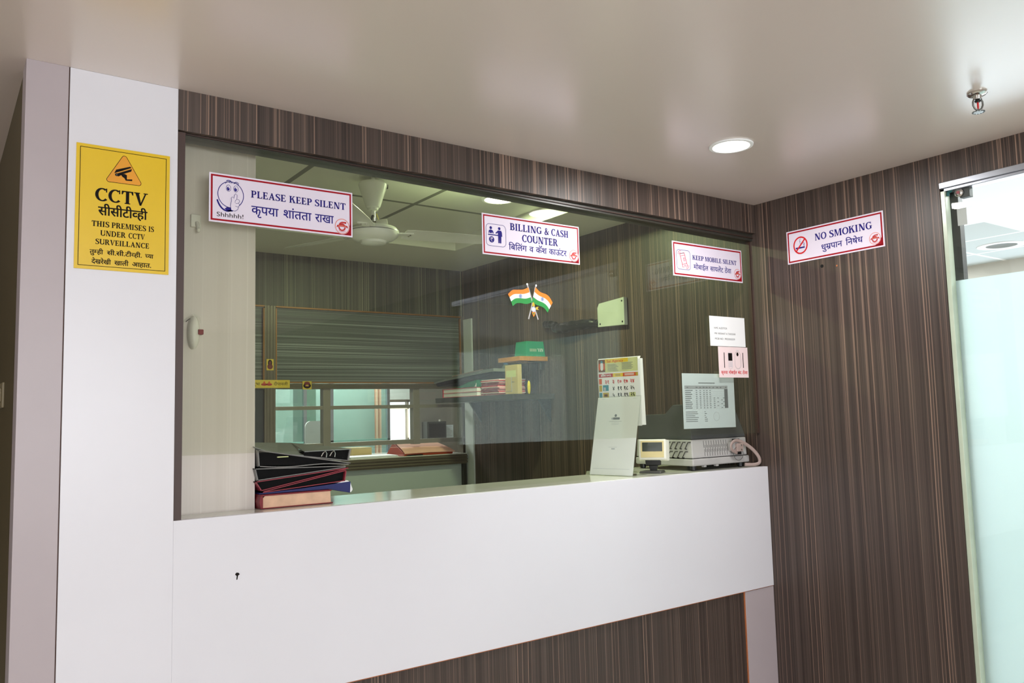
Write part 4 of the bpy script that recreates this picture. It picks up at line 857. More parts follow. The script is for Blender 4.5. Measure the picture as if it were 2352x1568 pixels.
for r_, (z0, z1) in enumerate(((1.237, 1.267), (1.197, 1.225))):
    for i in range(5):
        y = 0.236 - i * 0.031 + r_ * 0.016; x = -0.4281
        pts = [(y + 0.014, z0), (y - 0.004, z1), (y - 0.020, z1)]
        b.tube([(x + 0.005 * (zz - 1.195) / 0.085, yy, zz) for yy, zz in pts], 0.0016, 'ink_black', seg=6); b.tube([(x + 0.005 * (zz - 1.195) / 0.085, yy, zz) for yy, zz in ((y + 0.014, z0), (y + 0.002, z0))], 0.0016, 'ink_black', seg=6)
b.build('side_vent', pt)
b = MB()
for i in range(10):
    x = -0.3445 + i * 0.0172
    for xx, z0, z1 in ((x, 1.240, 1.271), (x + 0.002, 1.202, 1.233), (x + 0.0088, 1.220, 1.252)):
        f0, f1 = 0.0804 + (z0 - 1.1945) * 0.083, 0.0804 + (z1 - 1.1945) * 0.083
        b.hexa([(xx, f0, z0), (xx + 0.0024, f0, z0), (xx + 0.0024, f0 + 0.003, z0), (xx, f0 + 0.003, z0)], [(xx, f1, z1), (xx + 0.0024, f1, z1), (xx + 0.0024, f1 + 0.003, z1), (xx, f1 + 0.003, z1)], 'slit_grey')
b.build('front_vent', pt)
b = MB(); b.box(-0.143, -0.098, 0.078, 0.10, 1.252, 1.273, 'black'); b.box(-0.130, -0.088, 0.078, 0.10, 1.198, 1.222, 'black'); b.box(-0.168, -0.105, 0.064, 0.09, 1.216, 1.258, 'grey_plastic'); b.build('socket', pt, bevel=0.002)
for x, y in ((-0.405, 0.10), (-0.075, 0.10), (-0.405, 0.42), (-0.075, 0.42)):
    b = MB(); b.lathe([(0.011, 0), (0.014, 0.003), (0.014, 0.022)], (x, y, ZT), 'black', seg=20); b.build('foot', pt, smooth=True)
b = MB()
for x in (-0.352, -0.268):
    b = MB(); b.box(x, x + 0.018, 0.082, 0.098, 1.152, 1.162, 'grey_plastic'); b.build('lug', pt, bevel=0.002)
cb = thing('printer_cable', 'pinkish grey flat cable looping from the printer down beside the wall', 'cable', (-0.08, 0.056, ZT))
b = MB(); b.tube(smooth_path([(-0.140, 0.064, 1.208), (-0.178, 0.058, 1.222), (-0.190, 0.056, 1.243), (-0.170, 0.056, 1.262), (-0.135, 0.056, 1.264), (-0.090, 0.052, 1.247), (-0.050, 0.044, 1.221), (-0.024, 0.036, 1.192), (-0.013, 0.034, 1.170), (-0.016, 0.038, 1.1535), (-0.045, 0.048, 1.1478), (-0.085, 0.066, 1.150)], 6), 0.0082, 'cable_pink', seg=12, flat=0.55); b.build('lead', cb, smooth=True)
b = MB(); b.tube([(-0.136 + 0.034 * math.cos(2 * PI * i / 36), 0.058, 1.205 + 0.032 * math.sin(2 * PI * i / 36)) for i in range(36)], 0.0012, 'darkgrey', seg=6, closed=True); b.build('wire_loop', cb, smooth=True)
b = MB(); b.box(-0.150, -0.108, 0.050, 0.066, 1.214, 1.252, 'cable_pink'); b.lathe([(0.004, 0), (0.004, 0.004)], (-0.125, 0.050, 1.243), 'chrome', 14, (0, -1, 0)); b.lathe([(0.004, 0), (0.004, 0.004)], (-0.125, 0.050, 1.223), 'chrome', 14, (0, -1, 0)); b.build('plug', cb, bevel=0.002)
# customer display
dn = Vector((-0.80, -0.60, 0.14)).normalized(); du = Vector((0.60, -0.80, 0)).normalized(); dv = dn.cross(du); dc = Vector((-0.612, 0.152, 1.2425))
ds = thing('customer_display', 'small grey display with cream bezel and dark screen on a black foot', 'display', (-0.57, 0.21, ZT))
m = frame_matrix(dc - du * 0.064 - dv * 0.049, du, dv); inv = ds.matrix_basis.inverted() @ m
b = MB(); b.hexa([(0, 0, -0.034), (0.140, 0, -0.034), (0.140, 0.094, -0.034), (0, 0.094, -0.034)], [(0.006, 0.004, 0), (0.126, 0.004, 0), (0.126, 0.096, 0), (0.006, 0.096, 0)], 'offwhite'); b.build('case', ds, bevel=0.006, world=False).matrix_basis = inv
b = MB(); b.box(0.015, 0.118, 0.014, 0.088, 0, 0.0015, 'cream_bezel'); b.build('bezel', ds, bevel=0.001, world=False).matrix_basis = inv
b = MB(); b.box(0.022, 0.111, 0.041, 0.081, 0.0015, 0.0022, 'lcd'); b.build('screen', ds, world=False).matrix_basis = inv
def dp(a, c, z): q = Vector((dc.x, dc.y, 0)) + du * a + Vector((-dn.x, -dn.y, 0)).normalized() * c; return (q.x, q.y, z)
b = MB(); b.hexa([dp(-0.030, 0.006, 1.172), dp(0.034, 0.006, 1.172), dp(0.034, 0.045, 1.172), dp(-0.030, 0.045, 1.172)], [dp(-0.032, 0.004, 1.197), dp(0.036, 0.004, 1.197), dp(0.036, 0.040, 1.197), dp(-0.032, 0.040, 1.197)], 'black'); b.hexa([dp(-0.012, 0.012, 1.147), dp(0.016, 0.012, 1.147), dp(0.016, 0.038, 1.147), dp(-0.012, 0.038, 1.147)], [dp(-0.018, 0.010, 1.173), dp(0.022, 0.010, 1.173), dp(0.022, 0.042, 1.173), dp(-0.018, 0.042, 1.173)], 'black'); b.build('neck', ds, bevel=0.003)
b = MB(); b.hexa([dp(-0.058, -0.020, ZT + 0.0003), dp(0.040, -0.020, ZT + 0.0003), dp(0.050, 0.062, ZT + 0.0003), dp(-0.040, 0.062, ZT + 0.0003)], [dp(-0.054, -0.016, ZT + 0.010), dp(0.036, -0.016, ZT + 0.010), dp(0.046, 0.058, ZT + 0.010), dp(-0.036, 0.058, ZT + 0.010)], 'darkgrey'); b.build('foot', ds, bevel=0.002)

# ================================================================== fittings on the pale column
hk = thing('wall_hook', 'small white plastic hook high on the pale column behind the glass', 'hook', (-2.581, 0.138, 2.035))
b = MB(); b.box(-2.596, -2.566, 0.128, 0.138, 2.020, 2.060, 'offwhite'); b.build('plate', hk, bevel=0.002)
b = MB(); b.tube(smooth_path([(-2.578, 0.130, 2.035), (-2.577, 0.118, 2.018), (-2.578, 0.112, 2.006), (-2.580, 0.104, 2.012)], 5), [0.006] * 11 + [0.006, 0.0055, 0.005, 0.0045, 0.004], 'offwhite', seg=10); b.build('hook', hk, smooth=True)
sw = thing('bell_switch', 'white oval bell push with a red button and clear bracket on the pale column', 'bell push', (-2.586, 0.138, 1.69))
b = MB()
def oval(w, h, y, n=28): return [(-2.586 + w * math.cos(2 * PI * i / n), y, 1.690 + h * math.sin(2 * PI * i / n)) for i in range(n)]
rings = [oval(0.017, 0.052, 0.138), oval(0.017, 0.052, 0.118), oval(0.013, 0.044, 0.110), oval(0.006, 0.025, 0.106)]
vs = [p for r in rings for p in r]; fs = []
for j in range(3):
    for i in range(28): k = (i + 1) % 28; fs.append((j * 28 + i, j * 28 + k, (j + 1) * 28 + k, (j + 1) * 28 + i))
fs.append(tuple(range(84, 112))); b.add(vs, fs, 'offwhite'); b.build('case', sw, smooth=True)
b = MB(); b.box(-2.577, -2.561, 0.104, 0.124, 1.682, 1.698, 'maroon'); lab(b.build('button', sw, bevel=0.002), 'dark red button')
b = MB(); b.tube(smooth_path([(-2.615, 0.134, 1.722), (-2.600, 0.120, 1.736), (-2.588, 0.114, 1.742), (-2.572, 0.120, 1.736), (-2.566, 0.130, 1.722)], 5), 0.004, 'acrylic', seg=10); b.tube(smooth_path([(-2.608, 0.128, 1.722), (-2.598, 0.122, 1.731), (-2.590, 0.128, 1.726)], 4), 0.0012, 'black', seg=6); b.build('bracket', sw, smooth=True)
sp = thing('switch_plate', 'pale switch plate on the dark side wall at the left edge', 'switch', (-3.052, 0.54, 1.51))
b = MB(); b.box(-3.060, -3.052, 0.458, 0.63, 1.474, 1.552, 'olive_plate'); b.build('plate', sp, bevel=0.003)
for i in range(3):
    b = MB(); b.box(-3.064, -3.060, 0.476 + i * 0.05, 0.516 + i * 0.05, 1.492, 1.534, 'olive_plate'); b.build('rocker', sp, bevel=0.002)
wp = thing('wall_hole_plug', 'small black hole plug in the striped wall under the NO SMOKING notice', 'plug', (0, -0.349, 2.042))
b = MB(); b.lathe([(0.0075, 0), (0.0075, 0.0015), (0.004, 0.002)], (0, -0.349, 2.042), 'hole', 20, (-1, 0, 0)); b.build('plug', wp, smooth=True)
sc = thing('wall_screw', 'tiny screw head in the striped wall beside the black hole plug', 'screw', (0, -0.4214, 2.032))
b = MB(); b.lathe([(0.0042, 0), (0.0036, 0.0012), (0.001, 0.0016)], (0, -0.4214, 2.032), 'orange_edge', 14, (-1, 0, 0)); b.build('head', sc, smooth=True)

# ================================================================== ceiling fittings
def downlight(name, label, x, y, z, r, lens, group=None):
    t = thing(name, label, 'ceiling light', (x, y, z), group=group)
    k_ = 0.62 if lens == 'lamp_off' else 0.80
    b = MB(); b.lathe([(r * k_, -0.0005), (r * (k_ + 0.04), -0.006), (r * 0.98, -0.005), (r, -0.0005)], (x, y, z), 'paper', 48, caps=False); b.build('rim', t, smooth=True)
    b = MB(); b.lathe([(r * k_, -0.004), (r * 0.5, -0.0055), (0.002, -0.006)], (x, y, z), lens, 48); b.build('diffuser', t, smooth=True); return t
downlight('downlight', 'round lit downlight in the glossy ceiling of the lobby', -0.819, -0.532, H, 0.082, 'lamp')
downlight('downlight', 'round lit downlight in the office ceiling behind the glass', -0.759, 1.079, 2.58, 0.098, 'lamp_office')
downlight('downlight', 'unlit round downlight in the white ceiling beyond the glass door', 3.456, 0.349, 2.62, 0.17, 'lamp_off')
sk = thing('sprinkler', 'chrome fire sprinkler with a red bulb hanging from the ceiling at right', 'sprinkler', (-0.5474, -1.2916, H)); cx, cy = -0.5474, -1.2916
b = MB(); b.lathe([(0.0215, 0), (0.0225, -0.004), (0.019, -0.008), (0.010, -0.010), (0.0095, -0.020), (0.0045, -0.020)], (cx, cy, H), 'chrome', 32); b.build('escutcheon', sk, smooth=True)
b = MB()
fx, fy = 0.81, -0.58
for s in (-1, 1): b.tube([(cx + s * fx * d, cy + s * fy * d, H + z) for d, z in ((0.0085, -0.018), (0.0118, -0.026), (0.0120, -0.036), (0.0085, -0.045), (0.002, -0.050))], 0.0022, 'steel', seg=10)
b.lathe([(0.004, -0.048), (0.005, -0.053), (0.002, -0.056)], (cx, cy, H), 'steel', 16); b.build('frame_arm', sk, smooth=True)
b = MB(); b.lathe([(0.0016, -0.021), (0.0022, -0.030), (0.0022, -0.042), (0.0014, -0.048)], (cx, cy, H), 'red', 14); lab(b.build('bulb', sk, smooth=True), 'red glass bulb')
b = MB(); b.lathe([(0.006, -0.021), (0.0075, -0.024), (0.005, -0.028)], (cx, cy, H), 'black', 18); b.build('valve_cap', sk, smooth=True)
b = MB(); b.lathe([(0.003, -0.0550), (0.0145, -0.0545), (0.0145, -0.0560), (0.003, -0.0565)], (cx, cy, H), 'steel', 28)
for i in range(12): a = 2 * PI * i / 12; b.box(cx + 0.0125 * math.cos(a) - 0.0014, cx + 0.0125 * math.cos(a) + 0.0014, cy + 0.0125 * math.sin(a) - 0.0014, cy + 0.0125 * math.sin(a) + 0.0014, H - 0.0568, H - 0.0542, 'darkgrey')
b.build('deflector', sk)
sk.scale = (1.3, 1.3, 1.15)

fx, fy = -1.518, 1.0665
fan = thing('ceiling_fan', 'white three bladed ceiling fan hanging in the office', 'fan', (fx, fy, 2.58))
b = MB(); b.lathe([(0.011, 0), (0.011, -0.20)], (fx, fy, 2.58), 'fanwhite', 20); b.lathe([(0.0095, -0.160), (0.0095, -0.236)], (fx, fy, 2.58), 'chrome', 20); b.build('rod', fan, smooth=True)
b = MB(); b.lathe([(0.040, -0.026), (0.066, -0.028), (0.070, -0.036), (0.066, -0.052), (0.034, -0.148), (0.026, -0.152), (0.024, -0.162), (0.012, -0.162)], (fx, fy, 2.58), 'fanwhite', 40); b.build('canopy', fan, smooth=True)
b = MB(); b.box(fx + 0.055, fx + 0.068, fy - 0.030, fy - 0.018, 2.527, 2.548, 'darkgrey'); b.build('clip', fan, bevel=0.001)
b = MB(); b.lathe([(0.014, -0.226), (0.020, -0.236), (0.070, -0.240), (0.112, -0.252), (0.124, -0.268), (0.124, -0.278), (0.118, -0.292), (0.098, -0.308), (0.066, -0.316), (0.060, -0.326), (0.036, -0.3305), (0.005, -0.3315)], (fx, fy, 2.58), 'fanwhite', 56); b.build('motor', fan, smooth=True)
b = MB(); b.lathe([(0.1246, -0.2715), (0.1246, -0.2745)], (fx, fy, 2.58), 'darkgrey', 56, caps=False); b.build('rim_line', fan)
b = MB(); b.lathe([(0.018, -0.02), (0.020, 0.0), (0.020, 0.028), (0.016, 0.034)], (fx + 0.030, fy - 0.020, 2.352), 'offwhite', 20, (0.85, -0.5, 0.12)); b.lathe([(0.008, 0), (0.008, 0.05)], (fx - 0.02, fy - 0.012, 2.345), 'darkgrey', 14, (0.4, 0.2, 1)); b.tube([(fx + 0.012, fy - 0.012, 2.40), (fx + 0.022, fy - 0.016, 2.37), (fx + 0.014, fy - 0.02, 2.345)], 0.0022, 'pen_yellow', seg=6); lab(b.build('capacitor', fan, smooth=True), 'off white capacitor can with wires')
for deg in FAN_ANGLES:
    a = math.radians(deg); dx, dy = math.cos(a), math.sin(a)
    def P(r, w, z): return (fx + dx * r - dy * w, fy + dy * r + dx * w, 2.58 + z)
    rows = []
    for r, w0, w1, z in ((0.155, -0.055, 0.045, -0.268), (0.19, -0.064, 0.055, -0.268), (0.30, -0.066, 0.058, -0.266), (0.45, -0.060, 0.055, -0.264), (0.58, -0.052, 0.050, -0.262), (0.605, -0.040, 0.038, -0.262)):
        rows.append([P(r, w0 + (w1 - w0) * j / 4, z + (0.010 - 0.020 * j / 4) + 0.004 * math.sin(PI * j / 4)) for j in range(5)])
    b = MB(); b.sheet(rows, 0.0022, 'fanwhite', (0, 0, 1)); bl = b.build('blade', fan, smooth=True)
    b = MB(); b.hexa([P(0.10, -0.012, -0.272), P(0.20, -0.026, -0.270), P(0.20, 0.026, -0.273), P(0.10, 0.012, -0.272)], [P(0.10, -0.012, -0.266), P(0.20, -0.026, -0.264), P(0.20, 0.026, -0.267), P(0.10, 0.012, -0.266)], 'fanwhite')
    for w in (-0.012, 0.012): b.lathe([(0.005, -0.004), (0.005, 0.001)], P(0.185, w, -0.272), 'chrome', 12)
    b.build('blade_iron', bl, bevel=0.001)

# ================================================================== office wall at right: plate, cable wrap, shelves and what is on them
pl = thing('cover_plate', 'pale square cover plate with dark screws on the office wall', 'cover plate', (0, 1.02, 1.98))
b = MB(); pts = [(0.905, 2.068), (1.118, 2.055), (1.133, 2.030), (1.133, 1.916), (0.905, 1.908)]
b.prism(pts[::-1], -0.030, -0.004, 'plate_green', 'x'); b.build('plate', pl, bevel=0.002)
for y, z in ((0.922, 2.048), (0.922, 1.928), (1.112, 1.932)):
    b = MB(); b.lathe([(0.006, 0), (0.004, 0.002)], (-0.030, y, z), 'black', 14, (-1, 0, 0)); b.build('screw', pl)
cw_ = thing('cable_bundle', 'thick black taped cable bundle running along the office wall to the plate', 'cable', (-0.04, 1.4, 1.96))
pth = smooth_path([(-0.02, 1.135, 1.940), (-0.035, 1.20, 1.945), (-0.05, 1.32, 1.945), (-0.055, 1.42, 1.942), (-0.048, 1.50, 1.946), (-0.04, 1.54, 1.972), (-0.035, 1.60, 1.982), (-0.015, 1.66, 1.990)], 5)
rr = [0.022 + 0.010 * math.sin(PI * min(1, i / (len(pth) * 0.72))) + 0.003 * math.sin(i * 1.9) for i in range(len(pth))]; rr[-6:] = [0.024, 0.020, 0.022, 0.024, 0.022, 0.014]
b = MB(); b.tube(pth, rr, 'black_tape', seg=14); b.build('wrap', cw_, smooth=True)
b = MB()
for i in (8, 14, 20):
    b = MB(); b.tube([Vector(pth[i]) + Vector((0, 0, -rr[i] * 0.8)), Vector(pth[i]) + Vector((-rr[i] * 1.0, 0, 0)), Vector(pth[i]) + Vector((0, 0, rr[i] * 0.9))], 0.002, 'chrome', seg=6); b.build('tie', cw_)
ws = thing('wall_shelf', 'long dark shelf loaded with files on the right wall of the office', 'shelf', (0, 2.1, 1.54))
b = MB(); b.box(-0.33, -0.0005, 1.600, 2.540, 1.506, 1.540, 'shelf_dark'); b.build('board', ws, bevel=0.001)
for y in (1.64, 2.45):
    b = MB(); b.prism([(y, 1.50), (y + 0.02, 1.50)] if False else [(-0.10, 1.505), (-0.0005, 1.505), (-0.0005, 1.36)][::-1], y, y + 0.012, 'navy_dark', 'y'); b.build('bracket', ws)
SZ = 1.5402
t = thing('ledger_file', 'thin red and white banded file lying at the far end of the dark shelf', 'file', (-0.2, 2.2, SZ), group='files on the dark shelf')
b = MB(); b.box(-0.33, -0.08, 2.00, 2.44, SZ, SZ + 0.003, 'red_file'); b.box(-0.33, -0.08, 2.00, 2.44, SZ + 0.028, SZ + 0.031, 'red_file'); b.box(-0.33, -0.08, 2.00, 2.44, SZ + 0.056, SZ + 0.059, 'red_file'); b.box(-0.33, -0.08, 2.43, 2.44, SZ, SZ + 0.059, 'red_file'); b.build('cover', t)
b = MB(); b.box(-0.327, -0.082, 2.003, 2.43, SZ + 0.003, SZ + 0.028, 'paper'); b.box(-0.327, -0.082, 2.003, 2.43, SZ + 0.031, SZ + 0.056, 'paper'); b.build('pages', t)
t = thing('green_file', 'bright green file propped on the red and white file', 'file', (-0.2, 2.1, SZ + 0.0595), group='files on the dark shelf')
b = MB(); b.prism([(2.28, SZ + 0.0595), (2.02, SZ + 0.0595), (2.015, SZ + 0.106), (2.12, SZ + 0.094)][::-1], -0.322, -0.09, 'green_file', 'x'); b.build('cover', t, bevel=0.001)
b = MB(); b.prism([(2.035, SZ + 0.0615), (2.017, SZ + 0.0615), (2.016, SZ + 0.086)][::-1], -0.324, -0.322, 'paper', 'x'); b.build('pages', t)
t = thing('document_folder', 'black document folder sloping on top of the green file', 'folder', (-0.2, 2.2, SZ + 0.1020), group='files on the dark shelf')
b = MB(); b.prism([(2.56, SZ + 0.0840), (2.03, SZ + 0.1140), (1.86, SZ + 0.1400), (1.86, SZ + 0.1500), (2.10, SZ + 0.1400), (2.58, SZ + 0.1060)][::-1], -0.30, -0.09, 'binder_black', 'x'); b.build('cover', t)
t = thing('document_folder', 'grey document folder topmost of the pile on the dark shelf', 'folder', (-0.2, 2.2, SZ + 0.1220), group='files on the dark shelf')
b = MB(); b.prism([(2.60, SZ + 0.1080), (2.10, SZ + 0.1410), (1.84, SZ + 0.1530), (1.84, SZ + 0.1720), (2.12, SZ + 0.1620), (2.60, SZ + 0.1160)][::-1], -0.305, -0.10, 'binder_grey', 'x'); b.build('cover', t)
b = MB(); b.prism([(2.34, SZ + 0.1420), (1.96, SZ + 0.1688), (1.96, SZ + 0.1740), (2.34, SZ + 0.1485)][::-1], -0.309, -0.305, 'cable_pink', 'x'); b.build('label_strip', t)
t = thing('paper_stack', 'untidy stack of pink papers on the dark shelf next to the tan carton', 'papers', (-0.2, 1.85, SZ))
rnd = random.Random(5)
for i in range(17):
    y0 = 1.775 + rnd.uniform(0, 0.012); x0 = -0.315 + rnd.uniform(0, 0.012); c = ('pinkish', 'pinkish', 'paper_pink', 'red_file', 'pinkish', 'maroon_edge')[i % 6]
    b = MB(); b.box(x0, -0.10, y0, 1.985 + rnd.uniform(-0.012, 0.006), SZ + 0.006 * i, SZ + 0.006 * (i + 1) - 0.0005, c if i < 16 else 'paper'); b.build('sheaf', t)
t = thing('tan_carton', 'slim upright tan carton at the near end of the dark shelf', 'box', (-0.19, 1.72, SZ))
b = MB(); b.box(-0.265, -0.232, 1.632, 1.768, SZ, SZ + 0.185, 'tan_box'); b.build('carton', t, bevel=0.002)
b = MB(); b.box(-0.2656, -0.265, 1.65, 1.755, SZ + 0.108, SZ + 0.150, 'cal_green'); b.box(-0.2656, -0.265, 1.70, 1.76, SZ + 0.018, SZ + 0.021, 'ink_grey'); b.box(-0.2656, -0.265, 1.67, 1.70, SZ + 0.075, SZ + 0.079, 'ink_grey'); b.box(-0.2656, -0.265, 1.695, 1.70, SZ + 0.018, SZ + 0.112, 'ink_pale'); b.build('lettering', t)
t = thing('water_bottle', 'pale blue plastic bottle standing behind the tan carton', 'bottle', (-0.055, 2.055, SZ))
b = MB(); b.lathe([(0.030, 0.0), (0.034, 0.006), (0.034, 0.09), (0.031, 0.10), (0.034, 0.11), (0.034, 0.17), (0.026, 0.20), (0.014, 0.212), (0.013, 0.224)], (-0.055, 2.055, SZ + 0.001), 'blue_plastic', 28); b.build('body', t, smooth=True)
b = MB(); b.lathe([(0.0155, 0.214), (0.0155, 0.236), (0.013, 0.239)], (-0.055, 2.055, SZ), 'bottle_cap', 20); b.build('cap', t, smooth=True)
t = thing('marker_pen', 'short yellow pen standing at the near end of the dark shelf', 'pen', (-0.19, 1.615, SZ))
b = MB(); b.lathe([(0.004, 0.0), (0.009, 0.012), (0.011, 0.04), (0.009, 0.068), (0.003, 0.082)], (-0.19, 1.617, SZ), 'pen_yellow', 18); b.build('barrel', t, smooth=True)
b = MB(); b.lathe([(0.0105, 0.05), (0.0115, 0.052), (0.0105, 0.054)], (-0.19, 1.617, SZ), 'cal_yellow', 18, caps=False); b.build('ring', t)
ps = thing('small_shelf', 'small orange wood shelf on the office wall under the green carton', 'shelf', (0, 1.78, 1.76))
b = MB(); b.box(-0.225, -0.0005, 1.660, 1.90, 1.752, 1.780, 'plank'); b.build('board', ps, bevel=0.001)
b = MB(); b.box(-0.02, -0.0005, 1.70, 1.72, 1.70, 1.752, 'steel'); b.box(-0.12, -0.0005, 1.70, 1.72, 1.746, 1.752, 'steel'); b.build('bracket', ps)
gb = thing('green_carton', 'green carton with upside down white lettering on the small orange shelf', 'box', (-0.09, 1.75, 1.7805))
b = MB(); b.hexa([(-0.165, 1.672, 1.7805), (-0.010, 1.672, 1.7805), (-0.010, 1.80, 1.7805), (-0.165, 1.80, 1.7805)], [(-0.157, 1.676, 1.878), (-0.020, 1.676, 1.878), (-0.020, 1.79, 1.878), (-0.157, 1.79, 1.878)], 'green_box'); b.build('carton', gb, bevel=0.0015)
D = Print(0.0006); D.sans('AORTIC', 0.012, 0.058, 0.030, 0.030, 'flag_white', bold=0.01)
for i in range(7): D.rect(0.066 + i * 0.008, 0.032, 0.0715 + i * 0.008, 0.052, 'edge_green')
D.build('lettering', gb, world=False).matrix_basis = gb.matrix_basis.inverted() @ frame_matrix((-0.014, 1.6719, 1.862), (-1, 0, 0.0), (0, 0.04, -1))

# ================================================================== ledge and room behind
pf_ = thing('salmon_file', 'open salmon pink box file lying on the ledge at the back window', 'file', (-0.3, 2.75, 1.142))
b = MB(); rows = []
for i in range(7):
    f = i / 6; z = 1.1600 + 0.080 * f ** 0.8; rows.append([(-0.525 + 0.025 * f, 2.64 + 0.21 * f, z), (-0.32 - 0.03 * f, 2.64 + 0.21 * f, z + 0.003), (-0.1145 - 0.078 * f, 2.64 + 0.21 * f, z)])
b.sheet(rows[::-1], 0.004, 'salmon', (0, -0.35, 1)); b.build('cover', pf_)
b = MB(); b.hexa([(-0.53, 2.645, 1.1425), (-0.13, 2.645, 1.1425), (-0.18, 2.90, 1.1425), (-0.54, 2.90, 1.1425)], [(-0.522, 2.645, 1.155), (-0.13, 2.645, 1.155), (-0.20, 2.86, 1.232), (-0.505, 2.86, 1.232)], 'rust'); lab(b.build('body', pf_, bevel=0.001), 'rust red inside of the file')
t = thing('ledge_pen', 'dark ballpoint pen lying on the ledge in front of the salmon file', 'pen', (-0.42, 2.63, 1.143))
b = MB(); b.tube([(-0.52, 2.628, 1.1465), (-0.50, 2.628, 1.1465), (-0.40, 2.632, 1.1465), (-0.385, 2.632, 1.1465)], [0.002, 0.0045, 0.0045, 0.003], 'black', seg=12); b.build('barrel', t, smooth=True)
t = thing('loose_papers', 'thin pile of loose white papers on the ledge left of the salmon file', 'papers', (-0.75, 2.72, 1.142))
for i in range(3):
    b = MB(); b.sheet([[(-0.95 + 0.03 * i, 2.84, 1.1466 + 0.004 * i), (-0.56, 2.86, 1.1466 + 0.004 * i)], [(-0.93, 2.64 + 0.012 * i, 1.1446 + 0.004 * i), (-0.57, 2.645 + 0.01 * i, 1.1446 + 0.004 * i)]], 0.002, 'paper', (0, 0, 1)); b.build('sheet', t)
t = thing('tan_cardboard', 'low tan cardboard box under the back window rail', 'box', (-0.70, 3.1, 1.142))
b = MB(); b.box(-0.74, -0.58, 3.05, 3.2, 1.1422, 1.200, 'tan_box'); b.build('carton', t, bevel=0.002)
t = thing('pale_tray', 'pale green tray beside the tan cardboard box under the window rail', 'tray', (-0.9, 3.1, 1.142))
b = MB(); b.box(-1.0, -0.80, 3.04, 3.22, 1.1422, 1.196, 'teal_wall'); b.box(-1.006, -0.794, 3.034, 3.226, 1.196, 1.202, 'teal_wall'); b.build('tray', t, bevel=0.002)
gp = thing('glass_partition', 'teal glass partition in the room behind the serving window', 'partition', (-0.2, 5.0, 0))
b = MB(); b.box(-1.2, 0.55, 5.0, 5.01, 0.0, 2.2, 'teal_glass'); b.build('pane', gp)
b = MB()
for x in (-1.22, -0.35, -0.08, 0.53): b.box(x, x + 0.03, 4.985, 5.025, 0, 2.3, 'alu')
b.box(-1.22, 0.56, 4.985, 5.025, 1.19, 1.205, 'teal_soft'); b.box(-1.22, 0.56, 4.985, 5.025, 1.505, 1.525, 'teal_soft'); b.build('frame', gp)
cbk = thing('white_cupboard', 'tall white cupboard far back in the teal room', 'cupboard', (-0.05, 5.7, 0))
b = MB(); b.box(-0.115, 0.02, 5.6, 5.9, 0, 2.0, 'paper'); b.build('body', cbk, bevel=0.003)
b = MB(); b.box(-0.112, 0.017, 5.595, 5.60, 0.05, 1.95, 'offwhite'); b.build('door', cbk)
rb = thing('pale_screen', 'pale rounded panel standing behind the left pane of the serving window', 'screen', (-0.53, 4.2, 0))
b = MB(); pts = [(-0.64, 1.0), (-0.44, 1.0), (-0.44, 1.40)] + [(-0.59 + 0.05 * math.cos(math.radians(a)), 1.35 + 0.05 * math.sin(math.radians(a))) for a in range(90, 181, 15)]
b.prism(pts, 4.2, 4.22, 'teal_wall', 'y'); b.build('panel', rb)
b = MB(); b.box(-0.62, -0.60, 4.19, 4.23, 0, 1.0, 'alu'); b.box(-0.48, -0.46, 4.19, 4.23, 0, 1.0, 'alu'); b.build('leg', rb)
for nm, x in (('tan_curtain', 0.20),):
    t = thing('salmon_curtain', 'pale salmon curtain strip far behind the teal glass', 'curtain', (1.02, 6.2, 0)); b = MB()
    b.sheet([[(0.98 + 0.011 * j, 6.2 + 0.02 * math.sin(j * 1.6), z) for j in range(9)] for z in (1.9, 0.6)], 0.004, 'salmon', (0, -1, 0)); b.build('cloth', t); 
    b = MB(); b.tube([(0.96, 6.2, 1.905), (1.09, 6.2, 1.905)], 0.008, 'alu', seg=8); b.build('rail', t)
mb = thing('grey_cabinet', 'dark grey box mounted on the board in the back room', 'box', (1.05, 4.95, 1.27))
b = MB(); b.box(0.93, 1.16, 4.88, 4.998, 1.18, 1.36, 'darkgrey'); b.build('case', mb, bevel=0.006)
b = MB(); b.lathe([(0.012, 0), (0.012, 0.02)], (1.12, 4.95, 1.36), 'offwhite', 14); b.box(0.95, 1.14, 4.875, 4.88, 1.20, 1.34, 'black'); b.build('front', mb)
pp = board('room_notice', 'white printed notice beside the dark grey box in the back room', 'paper', frame_matrix((1.175, 4.990, 1.175), (1, 0, 0), (0, 0, 1)), 0.135, 0.145, 0.001, 'paper_blue')
D = Print(0.0004)
D.rect(0.012, 0.028, 0.0135, 0.130, 'ink_pale')
for i in range(7): D.rect(0.012, 0.125 - i * 0.016, 0.118 - 0.01 * (i % 3), 0.129 - i * 0.016, 'ink_pale')
D.build('lettering', pp, world=False)
